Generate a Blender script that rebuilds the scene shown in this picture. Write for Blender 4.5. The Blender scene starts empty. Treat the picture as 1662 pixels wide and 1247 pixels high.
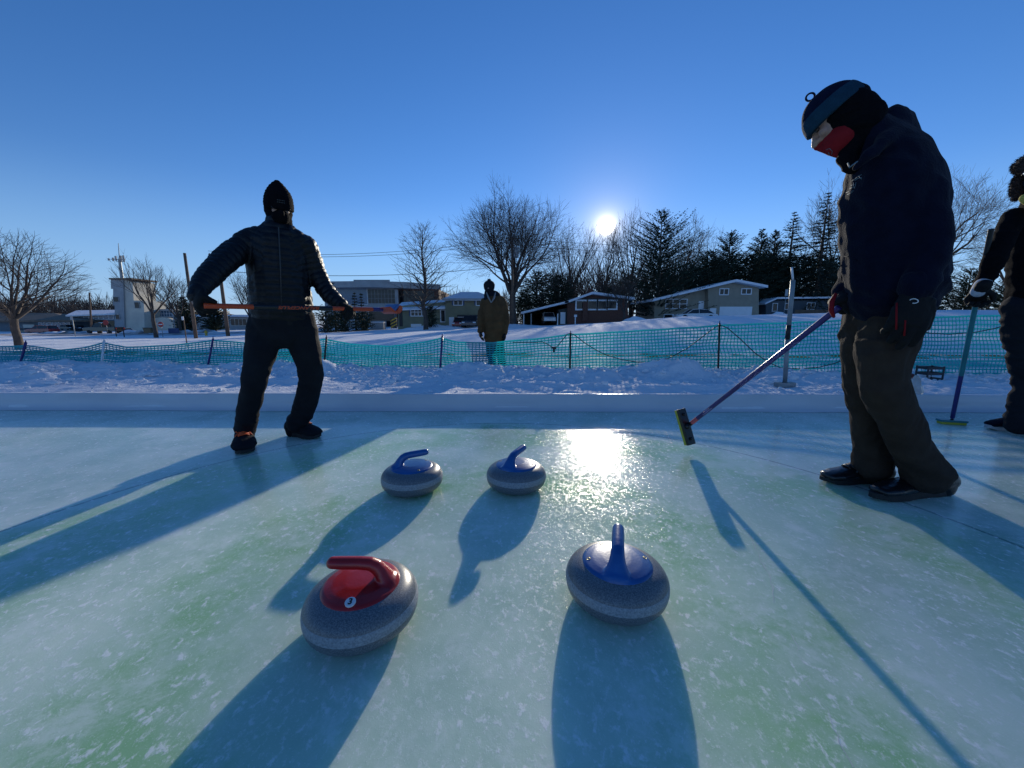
import bpy, bmesh, math, random
import numpy as np
from mathutils import Vector, Matrix, noise as mnoise
random.seed(7); np.random.seed(7)
R = math.radians
C = bpy.context.scene.collection
sc = bpy.context.scene

# ---------------------------------------------------------------- camera model
W0, H0, F0 = 1662.0, 1247.0, 612.0
PITCH, CH = R(9.2), 0.80
cp, sp = math.cos(PITCH), math.sin(PITCH)
def ray(px, py):
    a = (px-W0/2)/F0; b = -(py-H0/2)/F0
    return Vector((a, cp+b*sp, -sp+b*cp))
def at(px, py, Y):
    v = ray(px, py); return Vector((0, 0, CH)) + v*(Y/v.y)
def gp(px, py, z=0.0):
    v = ray(px, py); return Vector((0, 0, CH)) + v*((z-CH)/v.z)
SUN = ray(984, 367).normalized()

# ---------------------------------------------------------------- materials
def mat(name, col, rough=0.6, col2=None, scale=8.0, bump=0.0, bscale=None, metal=0.0, spec=0.5, coat=0.0, detail=4.0, sheen=0.0, trans=0.0, contrast=(0.35, 0.65)):
    m = bpy.data.materials.new(name); m.use_nodes = True
    nt = m.node_tree; N = nt.nodes; L = nt.links
    b = N['Principled BSDF']
    b.inputs['Roughness'].default_value = rough
    b.inputs['Metallic'].default_value = metal
    b.inputs['Specular IOR Level'].default_value = spec
    if coat: b.inputs['Coat Weight'].default_value = coat; b.inputs['Coat Roughness'].default_value = 0.08
    if sheen: b.inputs['Sheen Weight'].default_value = sheen; b.inputs['Sheen Roughness'].default_value = 0.5
    if trans: b.inputs['Transmission Weight'].default_value = trans
    tc = N.new('ShaderNodeTexCoord')
    if col2 is None: col2 = tuple(c*0.78 for c in col)
    nz = N.new('ShaderNodeTexNoise'); nz.inputs['Scale'].default_value = scale; nz.inputs['Detail'].default_value = detail
    L.new(tc.outputs['Object'], nz.inputs['Vector'])
    cr = N.new('ShaderNodeValToRGB'); cr.color_ramp.elements[0].position = contrast[0]; cr.color_ramp.elements[1].position = contrast[1]
    cr.color_ramp.elements[0].color = (*col2, 1); cr.color_ramp.elements[1].color = (*col, 1)
    L.new(nz.outputs['Fac'], cr.inputs['Fac']); L.new(cr.outputs['Color'], b.inputs['Base Color'])
    if bump:
        n2 = N.new('ShaderNodeTexNoise'); n2.inputs['Scale'].default_value = bscale or scale*4; n2.inputs['Detail'].default_value = 6
        L.new(tc.outputs['Object'], n2.inputs['Vector'])
        bp = N.new('ShaderNodeBump'); bp.inputs['Strength'].default_value = 1.0; bp.inputs['Distance'].default_value = bump
        L.new(n2.outputs['Fac'], bp.inputs['Height']); L.new(bp.outputs['Normal'], b.inputs['Normal'])
    return m
M = {}
M['granite'] = mat('granite', (0.19,0.205,0.22), 0.34, (0.085,0.10,0.115), 330, 0.0002, 300, contrast=(0.40,0.62), detail=6)
M['band'] = mat('striking_band', (0.34,0.37,0.40), 0.7, (0.20,0.225,0.25), 200, 0.0003, 400, detail=6)
M['blue_plastic'] = mat('blue_plastic', (0.014,0.100,0.33), 0.30, (0.011,0.08,0.26), 14, 0.0003, 160, coat=0.15)
M['red_plastic'] = mat('red_plastic', (0.40,0.012,0.014), 0.30, (0.30,0.008,0.010), 14, 0.0003, 160, coat=0.15)
M['steel'] = mat('steel', (0.55,0.55,0.56), 0.35, metal=1.0)
M['brass'] = mat('dull_brass', (0.45,0.40,0.22), 0.45, metal=0.8)
M['white_paint'] = mat('white_paint', (0.75,0.76,0.77), 0.5, (0.70,0.71,0.72), 1.5)
M['black_paint'] = mat('black_paint', (0.012,0.012,0.014), 0.5)
M['down'] = mat('black_down_nylon', (0.004,0.005,0.008), 0.5, (0.003,0.0035,0.006), 14, 0.003, 60, spec=0.3)
M['dark_trouser'] = mat('dark_trouser_cloth', (0.011,0.013,0.018), 0.85, (0.008,0.009,0.013), 12, 0.002, 90, spec=0.2)
M['navy_fleece'] = mat('navy_fleece', (0.0045,0.007,0.020), 0.95, (0.0035,0.005,0.015), 25, 0.003, 120, spec=0.08, sheen=0.05)
M['glove_black'] = mat('glove_black', (0.006,0.006,0.007), 0.75, (0.004,0.004,0.005), 20, 0.0015, 90, spec=0.25)
M['brown_canvas'] = mat('brown_canvas', (0.046,0.034,0.027), 0.9, (0.036,0.026,0.021), 16, 0.002, 150, spec=0.12, sheen=0.0)
M['black_knit'] = mat('black_knit', (0.005,0.005,0.007), 0.95, (0.003,0.003,0.005), 40, 0.003, 200, spec=0.08)
M['blue_knit'] = mat('blue_knit', (0.010,0.045,0.080), 0.95, (0.008,0.036,0.065), 40, 0.003, 220, spec=0.15)
M['navy_knit'] = mat('navy_knit', (0.003,0.007,0.028), 0.95, (0.002,0.005,0.020), 40, 0.003, 220, spec=0.15)
M['red_cloth'] = mat('red_cloth', (0.22,0.008,0.014), 0.8, (0.18,0.006,0.010), 20, 0.001, 150, spec=0.2)
M['skin'] = mat('skin', (0.32,0.20,0.155), 0.55, (0.36,0.21,0.16), 25, 0.001, 120)
M['eye'] = mat('eye', (0.03,0.02,0.015), 0.15)
M['black_leather'] = mat('black_leather', (0.010,0.010,0.012), 0.28, (0.007,0.007,0.009), 20, 0.0015, 90)
M['rubber'] = mat('rubber', (0.018,0.018,0.019), 0.7)
M['white_sole'] = mat('white_sole', (0.45,0.46,0.48), 0.6)
M['orange'] = mat('orange_lace', (0.85,0.10,0.015), 0.6)
M['orange_fibre'] = mat('orange_fibreglass', (0.55,0.065,0.012), 0.35, (0.5,0.055,0.01), 30)
M['black_fibre'] = mat('black_fibreglass', (0.010,0.010,0.012), 0.3)
M['navy_fibre'] = mat('navy_fibreglass', (0.035,0.025,0.16), 0.3, (0.03,0.02,0.12), 30)
M['teal_fibre'] = mat('teal_fibreglass', (0.02,0.19,0.22), 0.3)
M['purple_print'] = mat('silver_print', (0.42,0.36,0.62), 0.4)
M['pink_print'] = mat('pink_print', (0.65,0.12,0.14), 0.5)
M['yellow_pad'] = mat('yellow_pad', (0.42,0.42,0.05), 0.7, (0.35,0.36,0.04), 30, 0.001, 120)
M['tan_canvas'] = mat('tan_canvas', (0.105,0.058,0.026), 0.9, (0.075,0.042,0.019), 10, 0.004, 50, spec=0.2)
M['grey_lining'] = mat('grey_lining', (0.22,0.22,0.22), 0.9)
M['fur'] = mat('brown_fur', (0.065,0.038,0.032), 0.9, (0.03,0.018,0.015), 60)
M['yellow_scarf'] = mat('yellow_scarf', (0.55,0.42,0.08), 0.9)
M['grey_cloth'] = mat('pale_grey_cloth', (0.42,0.45,0.50), 0.8)
M['bark'] = mat('bark', (0.095,0.072,0.058), 0.9, (0.055,0.042,0.034), 3, 0.02, 12)
M['needle'] = mat('needles', (0.022,0.042,0.022), 0.8, (0.012,0.026,0.014), 1.5, contrast=(0.4,0.6))
M['needle_blue'] = mat('blue_needles', (0.035,0.055,0.042), 0.8, (0.018,0.032,0.024), 1.5)
M['pole_wood'] = mat('pole_wood', (0.16,0.105,0.07), 0.85, (0.10,0.065,0.045), 2, 0.01, 10)
M['wire'] = mat('wire_black', (0.02,0.02,0.02), 0.5)
M['tarp'] = mat('white_tarp', (0.66,0.67,0.70), 0.42, (0.60,0.61,0.65), 1.4, 0.01, 3.0)
M['galv'] = mat('galvanised', (0.30,0.33,0.34), 0.5, metal=0.4)
M['glass_dark'] = mat('dark_glass', (0.012,0.018,0.024), 0.15, spec=0.4)
M['glass_blue'] = mat('sky_glass', (0.10,0.17,0.25), 0.12, spec=0.5)
M['roof_snow'] = mat('roof_snow', (0.80,0.82,0.85), 0.8, (0.7,0.72,0.76), 2)
M['sage'] = mat('sage_siding', (0.235,0.225,0.14), 0.8, (0.20,0.19,0.12), 1.5)
M['beige_siding'] = mat('beige_siding', (0.32,0.28,0.21), 0.8, (0.27,0.24,0.18), 1.5)
M['brick'] = mat('brick', (0.14,0.060,0.040), 0.9, (0.09,0.04,0.03), 6)
M['dark_siding'] = mat('dark_siding', (0.055,0.062,0.060), 0.8)
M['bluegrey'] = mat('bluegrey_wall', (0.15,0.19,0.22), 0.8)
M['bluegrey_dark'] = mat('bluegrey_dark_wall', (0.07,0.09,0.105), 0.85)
M['concrete'] = mat('concrete', (0.36,0.37,0.37), 0.85, (0.30,0.31,0.31), 1.0)
M['cream'] = mat('cream_render', (0.62,0.57,0.46), 0.85, (0.52,0.48,0.40), 0.6)
M['brown_roof'] = mat('brown_roof', (0.22,0.16,0.11), 0.85, (0.15,0.11,0.08), 1.2)
M['brown_wall'] = mat('brown_wall', (0.24,0.17,0.10), 0.85)
M['car_white'] = mat('car_white', (0.68,0.69,0.70), 0.25, coat=0.5)
M['car_red'] = mat('car_red', (0.28,0.014,0.018), 0.25, coat=0.5)
M['car_black'] = mat('car_black', (0.012,0.013,0.015), 0.2, coat=0.5)
M['car_blue'] = mat('car_slate', (0.035,0.045,0.06), 0.25, coat=0.5)
M['sign_red'] = mat('sign_red', (0.45,0.02,0.02), 0.5)
M['sign_blue'] = mat('sign_blue', (0.03,0.07,0.20), 0.5)
M['yellow_paint'] = mat('yellow_paint', (0.65,0.42,0.05), 0.6)
M['lamp_red'] = mat('tail_lamp', (0.35,0.02,0.02), 0.2)
M['plastic_bag'] = mat('clear_plastic_bag', (0.80,0.84,0.84), 0.25, trans=0.55, scale=20)
M['crate'] = mat('charcoal_crate', (0.03,0.035,0.045), 0.6)
M['frost'] = mat('crack_frost', (0.80,0.84,0.84), 0.6)
M['crack_line'] = mat('crack_line', (0.6,0.66,0.66), 0.6)
M['thread_grey'] = mat('thread_grey', (0.06,0.065,0.07), 0.8)
M['thread_blue'] = mat('thread_blue', (0.13,0.19,0.23), 0.8)
M['wine'] = mat('wine_plastic', (0.10,0.01,0.015), 0.3)

# translucent net
def net_mat():
    m = bpy.data.materials.new('green_net_plastic'); m.use_nodes = True
    nt = m.node_tree; N = nt.nodes; L = nt.links
    for n in list(N):
        if n.type == 'BSDF_PRINCIPLED': N.remove(n)
    out = [n for n in N if n.type == 'OUTPUT_MATERIAL'][0]
    d = N.new('ShaderNodeBsdfDiffuse'); d.inputs['Color'].default_value = (0.010, 0.25, 0.32, 1)
    t = N.new('ShaderNodeBsdfTranslucent'); t.inputs['Color'].default_value = (0.03, 0.80, 0.84, 1)
    g = N.new('ShaderNodeBsdfGlossy'); g.inputs['Roughness'].default_value = 0.35; g.inputs['Color'].default_value = (0.5, 0.9, 0.85, 1)
    a = N.new('ShaderNodeMixShader'); a.inputs[0].default_value = 0.5
    b = N.new('ShaderNodeMixShader'); b.inputs[0].default_value = 0.06
    L.new(d.outputs[0], a.inputs[1]); L.new(t.outputs[0], a.inputs[2]); L.new(a.outputs[0], b.inputs[1]); L.new(g.outputs[0], b.inputs[2])
    L.new(b.outputs[0], out.inputs['Surface'])
    return m
M['net'] = net_mat()

# ---------------------------------------------------------------- mesh builder
class MB:
    def __init__(s): s.v = []; s.f = []
    def add(s, vs, fs):
        o = len(s.v); s.v += [tuple(v) for v in vs]; s.f += [tuple(i+o for i in f) for f in fs]; return s
    def box(s, x0, x1, y0, y1, z0, z1):
        return s.add([(x,y,z) for z in (z0,z1) for y in (y0,y1) for x in (x0,x1)],
                     [(0,2,3,1),(4,5,7,6),(0,1,5,4),(2,6,7,3),(0,4,6,2),(1,3,7,5)])
    def obox(s, c, ax, ay, az, hx, hy, hz):
        c = Vector(c); ax = Vector(ax).normalized(); ay = Vector(ay).normalized(); az = Vector(az).normalized()
        return s.add([c+ax*hx*i+ay*hy*j+az*hz*k for k in (-1,1) for j in (-1,1) for i in (-1,1)],
                     [(0,2,3,1),(4,5,7,6),(0,1,5,4),(2,6,7,3),(0,4,6,2),(1,3,7,5)])
    def prism(s, poly, y0, y1):          # poly in (x,z)
        n = len(poly)
        vs = [(x,y0,z) for x,z in poly]+[(x,y1,z) for x,z in poly]
        fs = [tuple(range(n))[::-1], tuple(range(n,2*n))]+[(i,(i+1)%n,(i+1)%n+n,i+n) for i in range(n)]
        return s.add(vs, fs)
    def tube(s, path, rad, n=8, side=None, ratio=1.0, caps=True, round_=False):
        P = [Vector(p) for p in path]
        if not hasattr(rad, '__len__'): rad = [rad]*len(P)
        rad = [r if hasattr(r, '__len__') else (r, r*ratio) for r in rad]
        if round_:
            d0 = (P[0]-P[1]).normalized(); d1 = (P[-1]-P[-2]).normalized()
            pre = []; post = []
            for k in (0.98, 0.8, 0.45):
                q = math.sqrt(1-k*k)
                r0 = min(rad[0]); r1 = min(rad[-1])
                pre.append((P[0]+d0*r0*k, (rad[0][0]*q, rad[0][1]*q)))
                post.append((P[-1]+d1*r1*k, (rad[-1][0]*q, rad[-1][1]*q)))
            P = [a for a,_ in pre]+P+[a for a,_ in post[::-1]]
            rad = [b for _,b in pre]+rad+[b for _,b in post[::-1]]
        o = len(s.v); prev = None
        for i, p in enumerate(P):
            t = (P[min(i+1,len(P)-1)]-P[max(i-1,0)])
            if t.length < 1e-9: t = Vector((0,0,1))
            t.normalize()
            if side is not None: u = Vector(side)
            elif prev is not None: u = prev
            else: u = Vector((1,0,0)) if abs(t.x) < 0.8 else Vector((0,1,0))
            u = (u - t*u.dot(t)); 
            if u.length < 1e-6: u = t.orthogonal()
            u.normalize(); w = t.cross(u); prev = u
            ra, rb = rad[i]
            for k in range(n):
                a = 2*math.pi*k/n
                s.v.append(tuple(p+u*(ra*math.cos(a))+w*(rb*math.sin(a))))
        for i in range(len(P)-1):
            for k in range(n):
                s.f.append((o+i*n+k, o+i*n+(k+1)%n, o+(i+1)*n+(k+1)%n, o+(i+1)*n+k))
        if caps:
            s.f.append(tuple(o+k for k in range(n))[::-1]); s.f.append(tuple(o+(len(P)-1)*n+k for k in range(n)))
        return s
    def lathe(s, prof, c=(0,0,0), n=48, axis='z'):
        o = len(s.v); c = Vector(c)
        for r, z in prof:
            for k in range(n):
                a = 2*math.pi*k/n
                if axis == 'z': q = Vector((r*math.cos(a), r*math.sin(a), z))
                elif axis == 'x': q = Vector((z, r*math.cos(a), r*math.sin(a)))
                else: q = Vector((r*math.sin(a), z, r*math.cos(a)))
                s.v.append(tuple(c+q))
        for i in range(len(prof)-1):
            for k in range(n):
                s.f.append((o+i*n+k, o+i*n+(k+1)%n, o+(i+1)*n+(k+1)%n, o+(i+1)*n+k))
        if prof[0][0] > 1e-6: s.f.append(tuple(o+k for k in range(n))[::-1])
        if prof[-1][0] > 1e-6: s.f.append(tuple(o+(len(prof)-1)*n+k for k in range(n)))
        return s
    def ball(s, c, r, n=14, axes=None):
        c = Vector(c); r = Vector(r) if hasattr(r,'__len__') else Vector((r,r,r))
        X, Y, Z = axes or (Vector((1,0,0)), Vector((0,1,0)), Vector((0,0,1)))
        o = len(s.v); m = n//2
        s.v.append(tuple(c-Z*r.z))
        for i in range(1, m):
            t = -math.pi/2+math.pi*i/m
            for k in range(n):
                a = 2*math.pi*k/n
                s.v.append(tuple(c+X*(r.x*math.cos(t)*math.cos(a))+Y*(r.y*math.cos(t)*math.sin(a))+Z*(r.z*math.sin(t))))
        s.v.append(tuple(c+Z*r.z)); top = len(s.v)-1
        for k in range(n):
            s.f.append((o, o+1+(k+1)%n, o+1+k)); s.f.append((top, o+1+(m-2)*n+k, o+1+(m-2)*n+(k+1)%n))
        for i in range(m-2):
            for k in range(n):
                s.f.append((o+1+i*n+k, o+1+i*n+(k+1)%n, o+1+(i+1)*n+(k+1)%n, o+1+(i+1)*n+k))
        return s
    def mesh(s, name): 
        me = bpy.data.meshes.new(name); me.from_pydata(s.v, [], s.f); me.update()
        if len(s.f) < 30000:
            bm = bmesh.new(); bm.from_mesh(me); bmesh.ops.recalc_face_normals(bm, faces=bm.faces); bm.to_mesh(me); bm.free(); me.update()
        return me
    def build(s, name, m, parent=None, smooth=False, origin=None, bevel=0.0, **tg):
        if not s.v: return None
        return link(name, s.mesh(name), m, parent, smooth, origin, bevel, **tg)

def root_of(o):
    while o.parent: o = o.parent
    return o
def link(name, me, m, parent=None, smooth=False, origin=None, bevel=0.0, **tg):
    o = bpy.data.objects.new(name, me); C.objects.link(o)
    if m is not None:
        me.materials.append(M[m] if isinstance(m, str) else m)
    if parent is not None:
        off = root_of(parent).location
        me.transform(Matrix.Translation(-off)); o.parent = parent
    elif origin is not None:
        me.transform(Matrix.Translation(-Vector(origin))); o.location = origin
    if smooth:
        me.polygons.foreach_set('use_smooth', [True]*len(me.polygons))
    if bevel:
        b = o.modifiers.new('bevel', 'BEVEL'); b.width = bevel; b.segments = 2; b.limit_method = 'ANGLE'
    tag(o, **tg)
    return o
def tag(o, label=None, cat=None, group=None, kind=None):
    if label: o['label'] = label
    if cat: o['category'] = cat
    if group: o['group'] = group
    if kind: o['kind'] = kind
    return o
def empty(name, loc, **tg):
    o = bpy.data.objects.new(name, None); C.objects.link(o); o.location = loc; o.empty_display_size = 0.1
    return tag(o, **tg)
def copy_tree(o, parent=None):
    c = o.copy(); C.objects.link(c); c.parent = parent
    for ch in list(o.children): copy_tree(ch, c)
    return c

def remesh(mb, voxel, it=4, name='m'):
    me = mb.mesh(name); o = bpy.data.objects.new('tmp', me); C.objects.link(o)
    r = o.modifiers.new('r', 'REMESH'); r.mode = 'VOXEL'; r.voxel_size = voxel
    if it:
        s = o.modifiers.new('s', 'SMOOTH'); s.factor = 0.5; s.iterations = it
    dg = bpy.context.evaluated_depsgraph_get(); dg.update()
    out = bpy.data.meshes.new_from_object(o.evaluated_get(dg)); out.name = name
    bpy.data.objects.remove(o); bpy.data.meshes.remove(me)
    return out
def displace(me, fn):
    n = len(me.vertices); co = np.empty(n*3); me.vertices.foreach_get('co', co); co = co.reshape(-1,3)
    no = np.empty(n*3); me.vertices.foreach_get('normal', no); no = no.reshape(-1,3)
    d = fn(co, no); co = co+no*d[:,None]
    me.vertices.foreach_set('co', co.ravel()); me.update()
def nz(co, scale, seed=0.0):
    sx, sy, sz = scale if hasattr(scale,'__len__') else (scale,)*3
    return np.array([mnoise.noise(Vector((x*sx+seed, y*sy+seed*1.3, z*sz-seed))) for x, y, z in co])
def rnz(co, scale, seed=0.0):   # ridged
    return 1-2*np.abs(nz(co, scale, seed))
def axis_param(co, paths):
    best = np.full(len(co), 1e9); par = np.zeros(len(co))
    for P in paths:
        s0 = 0
        for a, b in zip(P[:-1], P[1:]):
            a = np.array(a); b = np.array(b); L = np.linalg.norm(b-a); t = (b-a)/L
            u = np.clip((co-a)@t, 0, L); d = np.linalg.norm(co-a-u[:,None]*t, axis=1)
            k = d < best; best[k] = d[k]; par[k] = s0+((co-a)@t)[k]; s0 += L
    return par

# numpy value noise for terrain
_T = np.random.RandomState(3).rand(256, 256)
def vn(x, y):
    xi = np.floor(x).astype(int); yi = np.floor(y).astype(int); fx = x-xi; fy = y-yi
    fx = fx*fx*(3-2*fx); fy = fy*fy*(3-2*fy)
    g = lambda i, j: _T[i % 256, j % 256]
    return (g(xi,yi)*(1-fx)+g(xi+1,yi)*fx)*(1-fy)+(g(xi,yi+1)*(1-fx)+g(xi+1,yi+1)*fx)*fy
def fbm(x, y, o=4):
    a = 0; w = 0.5; t = 0
    for k in range(o): a = a+w*vn(x*2**k+17*k, y*2**k+31*k); t += w; w *= 0.5
    return a/t
def sstep(a, b, x):
    t = np.clip((x-a)/(b-a), 0, 1); return t*t*(3-2*t)

# ================================================================ SETTING
def board_y(x): return 3.42-0.0105*x
def fence_y(x): return 5.62-0.105*x
def zfar(u): return np.interp(u, [-1.4,-0.9,-0.45,-0.1,0.1,0.45,1.0,1.5], [-0.95,-0.85,-0.35,0.22,0.45,1.28,1.65,1.7])
def ground_z(x, y):
    x = np.asarray(x, float); y = np.asarray(y, float)
    yy = np.maximum(y, 0.5)
    z = zfar(x/yy)*sstep(8, 27, y)
    z = z + 0.25*(fbm(x*0.12+5, y*0.12)-0.5)*sstep(12, 25, y)*(1-0.4*sstep(40,80,y))
    z = z + 0.05*(fbm(x*0.7, y*1.3+9)-0.5)*sstep(6.4, 8, y)
    # rutted ridges in the field
    z = z + 0.06*sstep(0.55,0.8,fbm(x*0.35+3, y*1.1+4))*sstep(6.5,7.5,y)*(1-sstep(14,18,y))
    z = z + 0.10*np.exp(-((y-10.6-0.05*x)/0.5)**2)*(0.6+0.8*fbm(x*0.5,y*0.5))
    # flat trodden strip behind the board, then the shovelled bank
    by = board_y(x); near = sstep(-0.02, 0.03, y-by)*(1-sstep(5.6, 6.6, y+0.105*x))
    crest = 0.120+0.05*(fbm(x*0.9+2, y*0.3)-0.5)+0.16*np.clip(fbm(x*1.5+40, y*1.2+8)-0.52,0,1)*2
    for cx, cy, hh, w in ((-2.5,4.85,0.19,0.26),(2.1,4.7,0.16,0.34),(0.95,4.55,0.05,0.35),(1.75,4.5,0.05,0.3),(-0.6,4.95,0.04,0.45),(-1.35,4.75,0.05,0.4),(-3.9,4.7,0.06,0.4),(3.55,4.75,0.06,0.4)):
        crest = crest + hh*np.exp(-((x-cx)**2+(y-cy)**2)/w**2)
    bank = sstep(4.2, 4.8, y+0.02*x+0.25*(fbm(x*1.3,y*0.2)-0.5))
    hh = 0.118+(crest-0.118)*bank
    rough = 0.035*(fbm(x*14+5, y*14, 3)-0.5)+0.05*(fbm(x*7, y*7)-0.5)+0.09*(np.abs(fbm(x*3.3+11, y*5.5)-0.5))*1.4-0.07*np.clip(0.08-np.abs(fbm(x*4.1+3, y*6+20)-0.5),0,1)*4+0.02*(fbm(x*22, y*22)-0.5)+0.03*sstep(.58,.64,fbm(x*5+50,y*8+3))
    z = z*(1-near)+(hh+rough*(0.35+0.65*bank))*near
    # snow fold on the left strip
    z = z + near*0.05*np.exp(-((y-4.3+0.1*(x+2.5))/0.13)**2)*sstep(0.45,0.6,fbm(x*1.1+7,y))
    z = np.where(y < by-0.03, -0.06, z)
    return z
def gz(x, y): return float(ground_z(np.array([x]), np.array([y]))[0])

def grid_obj(name, xs, ys, zf, m, **tg):
    X, Y = np.meshgrid(xs, ys); Z = zf(X, Y)
    v = np.stack([X, Y, Z], -1).reshape(-1,3); nx, ny = len(xs), len(ys)
    i = np.arange((ny-1)*(nx-1)); r = i//(nx-1); c = i % (nx-1); a = r*nx+c
    f = np.stack([a, a+1, a+1+nx, a+nx], -1)
    me = bpy.data.meshes.new(name); me.vertices.add(len(v)); me.vertices.foreach_set('co', v.ravel())
    me.loops.add(f.size); me.loops.foreach_set('vertex_index', f.ravel()); me.polygons.add(len(f))
    me.polygons.foreach_set('loop_start', np.arange(len(f))*4); me.polygons.foreach_set('loop_total', np.full(len(f),4))
    me.update(); me.validate()
    return link(name, me, m, smooth=True, **tg)

def node_helper(m):
    nt = m.node_tree; N = nt.nodes; L = nt.links
    def mth(op, a, b=None, c=None, clamp=False):
        n = N.new('ShaderNodeMath'); n.operation = op; n.use_clamp = clamp
        for i, v in enumerate((a, b, c)):
            if v is None: continue
            if isinstance(v, (int, float)): n.inputs[i].default_value = v
            else: L.new(v, n.inputs[i])
        return n.outputs[0]
    def ramp(src, a, b):
        n = N.new('ShaderNodeMapRange'); n.interpolation_type = 'SMOOTHSTEP'; n.inputs['From Min'].default_value = a; n.inputs['From Max'].default_value = b
        L.new(src, n.inputs['Value']); return n.outputs[0]
    def noise(vec, scale, detail=4, rough=0.5, dist=0.0):
        n = N.new('ShaderNodeTexNoise'); n.inputs['Scale'].default_value = scale; n.inputs['Detail'].default_value = detail
        n.inputs['Roughness'].default_value = rough; n.inputs['Distortion'].default_value = dist; L.new(vec, n.inputs['Vector']); return n.outputs['Fac']
    def mix(fac, a, b):
        n = N.new('ShaderNodeMix'); n.data_type = 'RGBA'
        if isinstance(fac, (int,float)): n.inputs[0].default_value = fac
        else: L.new(fac, n.inputs[0])
        for k, v in ((6, a), (7, b)):
            if isinstance(v, tuple): n.inputs[k].default_value = (*v, 1)
            else: L.new(v, n.inputs[k])
        return n.outputs[2]
    return N, L, mth, ramp, noise, mix

def snow_material():
    m = bpy.data.materials.new('snow'); m.use_nodes = True
    N, L, mth, ramp, noise, mix = node_helper(m)
    b = N['Principled BSDF']; b.inputs['Roughness'].default_value = 0.9; b.inputs['Specular IOR Level'].default_value = 0.1
    tc = N.new('ShaderNodeTexCoord'); v = tc.outputs['Object']
    sep = N.new('ShaderNodeSeparateXYZ'); L.new(v, sep.inputs[0]); X, Y, Z = sep.outputs
    col = mix(noise(v, 1.3), (0.78,0.80,0.84), (0.86,0.87,0.89))
    # strip of worn grass and mud beside the second rink
    wob = mth('MULTIPLY', noise(v, 0.6), 0.5)
    yy = mth('ADD', mth('ADD', Y, mth('MULTIPLY', X, 0.03)), wob)
    band = mth('MULTIPLY', ramp(yy, 9.05, 9.25), mth('SUBTRACT', 1.0, ramp(yy, 9.75, 9.95)))
    col = mix(mth('MULTIPLY', band, ramp(noise(v, 2.2, 6), 0.35, 0.55)), col, (0.16,0.17,0.06))
    # second rink ice beyond
    b2 = mth('MULTIPLY', ramp(yy, 7.2, 7.3), mth('SUBTRACT', 1.0, ramp(yy, 8.9, 9.0)))
    col = mix(mth('MULTIPLY', b2, ramp(noise(v, 0.8, 6, 0.6), 0.62, 0.45)), col, (0.13,0.42,0.47))
    # dirty road at the far left
    rd = mth('MULTIPLY', mth('MULTIPLY', ramp(Y, 50, 53), mth('SUBTRACT', 1.0, ramp(Y, 60, 62))), mth('SUBTRACT', 1.0, ramp(X, -22, -16)))
    col = mix(mth('MULTIPLY', rd, ramp(noise(v, 0.4, 5), 0.35, 0.6)), col, (0.20,0.17,0.15))
    L.new(col, b.inputs['Base Color'])
    h = mth('ADD', mth('MULTIPLY', noise(v, 14, 8, 0.65), 0.03), mth('MULTIPLY', noise(v, 90, 4), 0.006))
    bp = N.new('ShaderNodeBump'); bp.inputs['Strength'].default_value = 0.8; bp.inputs['Distance'].default_value = 1.0
    L.new(h, bp.inputs['Height']); L.new(bp.outputs['Normal'], b.inputs['Normal'])
    return m
M['snow'] = snow_material()

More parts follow.
